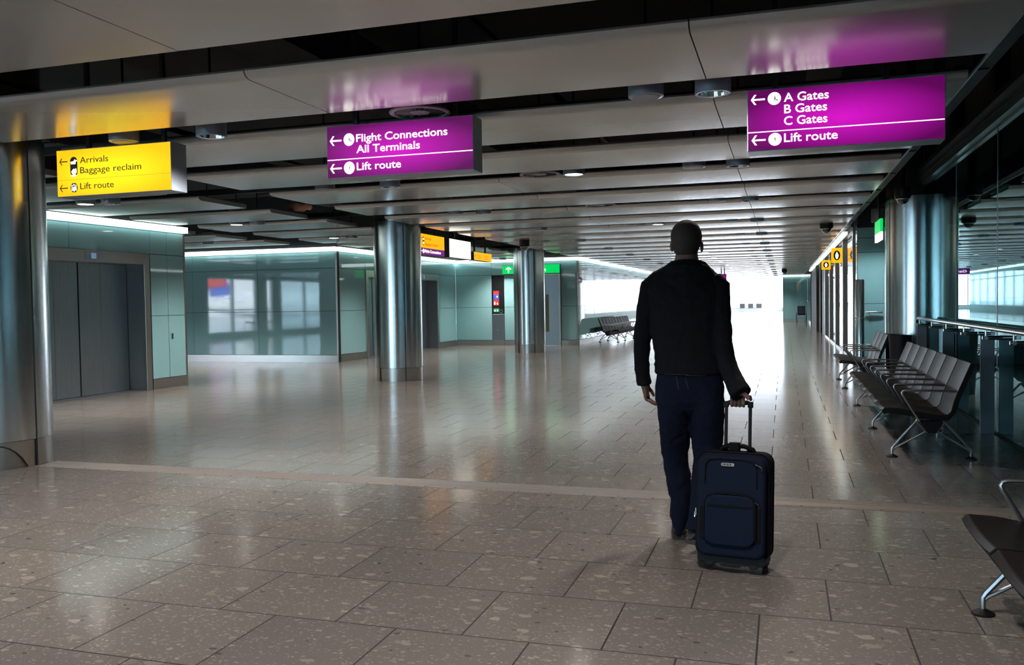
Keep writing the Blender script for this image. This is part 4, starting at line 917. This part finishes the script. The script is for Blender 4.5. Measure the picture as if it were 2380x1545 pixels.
thb = wr+gx*0.024+Vector((0, 0, -0.005)); tt = gc+gx*0.064+Vector((0, -0.006, 0.020))
man.tube([thb, thb+gx*0.016+Vector((0, -0.004, -0.018)), (thb+tt)/2+gx*0.01, tt, tt+gx*0.006+Vector((0, 0, -0.006))], [0.013, 0.0125, 0.011, 0.0095, 0.007], 10)
# feet
man.tube([(LL[-1].x, 5.10, 0.08), (LL[-1].x, 5.18, 0.045), (LL[-1].x-0.005, 5.28, 0.03)], [0.035, 0.035, 0.028], 10)
P_ = man.build('person', 'skin'); remesh(P_, 0.003, 2)
tag(P_, 'person seen from behind, walking away in a black top and dark jeans, pulling a suitcase', 'person')
def child(mb, name, material, vox, sm=3, disp=None):
    o = mb.build(name, material, P_); return remesh(o, vox, sm, disp)
# hair cap
h = MB(); h.ball((hc.x, YM+0.0, hc.z+0.012), (0.088, 0.1, 0.097), 16)
h.rings([(hc.x, YM-0.022, hc.z-0.093, 0.05, 0.05), (hc.x, YM-0.02, hc.z-0.075, 0.066, 0.068), (hc.x, YM-0.012, hc.z-0.04, 0.08, 0.084), (hc.x, YM-0.004, hc.z, 0.086, 0.094), (hc.x, YM, hc.z+0.03, 0.08, 0.09)], 24)
child(h, 'hair', 'hair', 0.005, 2, (0.01, 0.003))
# hoodie
ho = MB()
hd = lerp({603: 0.062, 640: 0.09, 680: 0.12, 760: 0.125, 830: 0.125, 870: 0.135})
rowsH = [(618, 1545, 1643), (626, 1529, 1655), (634, 1515, 1664), (642, 1506, 1672), (655, 1497, 1680), (672, 1494, 1684), (695, 1502, 1684), (730, 1512, 1681), (768, 1513, 1681), (800, 1518, 1682), (822, 1522, 1683), (832, 1520, 1683), (838, 1523, 1684), (846, 1520, 1684), (854, 1523, 1684), (862, 1521, 1685), (868, 1526, 1684)]
ho.rings(sil(rowsH, YM, hd), 36)
# hem tilts down on the right
a = W(1528, 866, YM); b = W(1684, 871, YM)
ho.rings([(hc.x, YM-0.006, W(1597, 604, YM).z, 0.072, 0.06), (hc.x, YM-0.012, W(1597, 609, YM).z, 0.095, 0.085), (hc.x, YM-0.02, W(1597, 618, YM).z, 0.125, 0.105), (hc.x, YM-0.01, W(1597, 630, YM).z, 0.155, 0.095), (hc.x, YM-0.012, W(1597, 650, YM).z, 0.16, 0.11), (hc.x, YM, W(1597, 690, YM).z, 0.12, 0.11)], 30)
ho.tube([W(px, py, yy) for px, py, yy in ((1556, 624, 5.0), (1562, 615, 4.96), (1578, 611, 4.93), (1598, 611, 4.92), (1618, 611, 4.93), (1634, 615, 4.96), (1640, 624, 5.0))], [0.02, 0.022, 0.021, 0.022, 0.021, 0.022, 0.02], 10)
ho.tube([pt(1534, 652, 5), pt(1512, 668, 5.0), pt(1506, 700, 5.0), pt(1497, 760, 5.02), pt(1491.5, 800, 5.03), pt(1491.5, 840, 5.04), pt(1494, 870, 5.05), pt(1498, 893, 5.06)], [0.058, 0.064, 0.059, 0.054, 0.050, 0.044, 0.043, 0.045], 18)
ho.tube([pt(1655, 650, 5), pt(1672, 668, 5.0), pt(1672, 700, 4.99), pt(1678, 760, 4.97), pt(1682, 805, 4.93), pt(1690, 845, 4.86), pt(1701, 872, 4.80), pt(1713, 898, 4.745), pt(1720, 912, 4.72), pt(1723, 917, 4.712)], [0.058, 0.064, 0.060, 0.056, 0.052, 0.05, 0.051, 0.054, 0.058, 0.0595], 18)
child(ho, 'hooded_top', 'hoodie', 0.006, 3, (0.05, 0.012))
# jeans
je = MB(); jd = lerp({860: 0.112, 900: 0.13, 930: 0.125, 948: 0.10, 962: 0.06})
je.rings(sil([(858, 1530, 1678), (872, 1527, 1681), (900, 1523, 1683), (930, 1522, 1683), (948, 1530, 1680), (962, 1545, 1665)], YM, jd), 32)
je.rings(sil([(895, 1530, 1600, 5.0), (915, 1526, 1606, 5.0), (945, 1527, 1606, 5.0), (975, 1531, 1604, 5.01), (1000, 1533, 1605, 5.03), (1030, 1535, 1603, 5.07), (1055, 1538, 1599, 5.1), (1072, 1543, 1599, 5.115), (1085, 1542, 1601, 5.12), (1100, 1546, 1605, 5.12), (1130, 1551, 1608, 5.12), (1160, 1559, 1608, 5.12), (1180, 1557, 1607, 5.12), (1196, 1557, 1604, 5.12), (1212, 1563, 1598, 5.12), (1228, 1565, 1594, 5.12), (1240, 1571, 1588, 5.13)][::-1], YM, lerp({895: 0.12, 945: 0.12, 1000: 0.098, 1060: 0.08, 1130: 0.075, 1180: 0.075, 1240: 0.065})), 24)
je.rings(sil([(895, 1604, 1678, 5.0), (915, 1600, 1683, 5.0), (945, 1602, 1684, 5.0), (975, 1605, 1683, 5.0), (1000, 1604, 1682, 5.01), (1030, 1607, 1680, 5.02), (1060, 1612, 1677, 5.01), (1090, 1609, 1670, 4.98), (1110, 1607, 1661, 4.98), (1140, 1605, 1652, 4.94), (1170, 1604, 1645, 4.885), (1200, 1600, 1640, 4.83), (1226, 1592, 1638, 4.81)][::-1], YM, lerp({895: 0.12, 945: 0.12, 1000: 0.098, 1060: 0.08, 1130: 0.075, 1220: 0.068})), 24)
child(je, 'jeans', 'jeans', 0.006, 3, (0.045, 0.012))
bl_ = MB()
for p in (((1543, 869), (1600, 871)), ((1572, 874), (1577, 905)), ((1593, 877), (1600, 905)), ((1593, 872), (1640, 873))):
    a = W(p[0][0], p[0][1], 4.862); b = W(p[1][0], p[1][1], 4.862)
    bl_.tube([a, (a+b)/2, b], 0.0009, 6)
bl_.build('jeans_stitching', mat('denim_thread', (0.12, 0.09, 0.06), 0.8), P_)
# shoes
def shoe(heel, toe, roll, nm='shoe'):
    heel = Vector(heel); toe = Vector(toe); d = (toe-heel); L_ = d.length; d.normalize(); side = d.cross(Vector((0,0,1))).normalized(); up = side.cross(d).normalized()
    m = MB(); s = MB()
    st = [(-0.012, 0.016, 0.03), (0.0, 0.034, 0.075), (0.04, 0.041, 0.10), (0.10, 0.043, 0.11), (0.16, 0.045, 0.08), (0.22, 0.047, 0.058), (0.27, 0.040, 0.045), (0.295, 0.022, 0.03)]
    vs = []; n = 16
    for t_, w_, h_ in st:
        c = heel+d*t_
        for k in range(n):
            a_ = 2*PI*k/n; vs.append(c+side*w_*math.cos(a_)+up*(0.012+h_/2+h_/2*math.sin(a_)))
    m.add(vs, [(i*n+k, i*n+(k+1) % n, (i+1)*n+(k+1) % n, (i+1)*n+k) for i in range(len(st)-1) for k in range(n)]+[tuple(range(n)), tuple((len(st)-1)*n+k for k in range(n))])
    o = m.build(nm, 'shoe', P_, smooth=True); sb = o.modifiers.new('sub', 'SUBSURF'); sb.levels = 1; sb.render_levels = 2
    vs = []; st = [(a_, b_*0.95, c_) for a_, b_, c_ in st[1:]]
    for t_, w_, h_ in st:
        c = heel+d*(t_*1.0)
        th = 0.028 if t_ < 0.09 else 0.016
        for q in range(16):
            a_ = 2*PI*q/16; vs.append(c+side*(w_+0.003)*math.cos(a_)+up*(0.018-th/2+max(-1, min(1, 1.6*math.sin(a_)))*th/2))
    s.add(vs, [(i*16+k, i*16+(k+1) % 16, (i+1)*16+(k+1) % 16, (i+1)*16+k) for i in range(len(st)-1) for k in range(16)]+[tuple(range(16)), tuple((len(st)-1)*16+k for k in range(15, -1, -1))])
    s.build('sole', 'sole', o, smooth=True)
shoe((LL[-1].x+0.0, 5.08, 0.012), (LL[-1].x-0.03, 5.38, 0.012), 0)
hp = W(1604, 1256, 4.765); shoe((hp.x, 4.765, hp.z-0.01), (hp.x+0.10, 4.99, 0.0), 0)
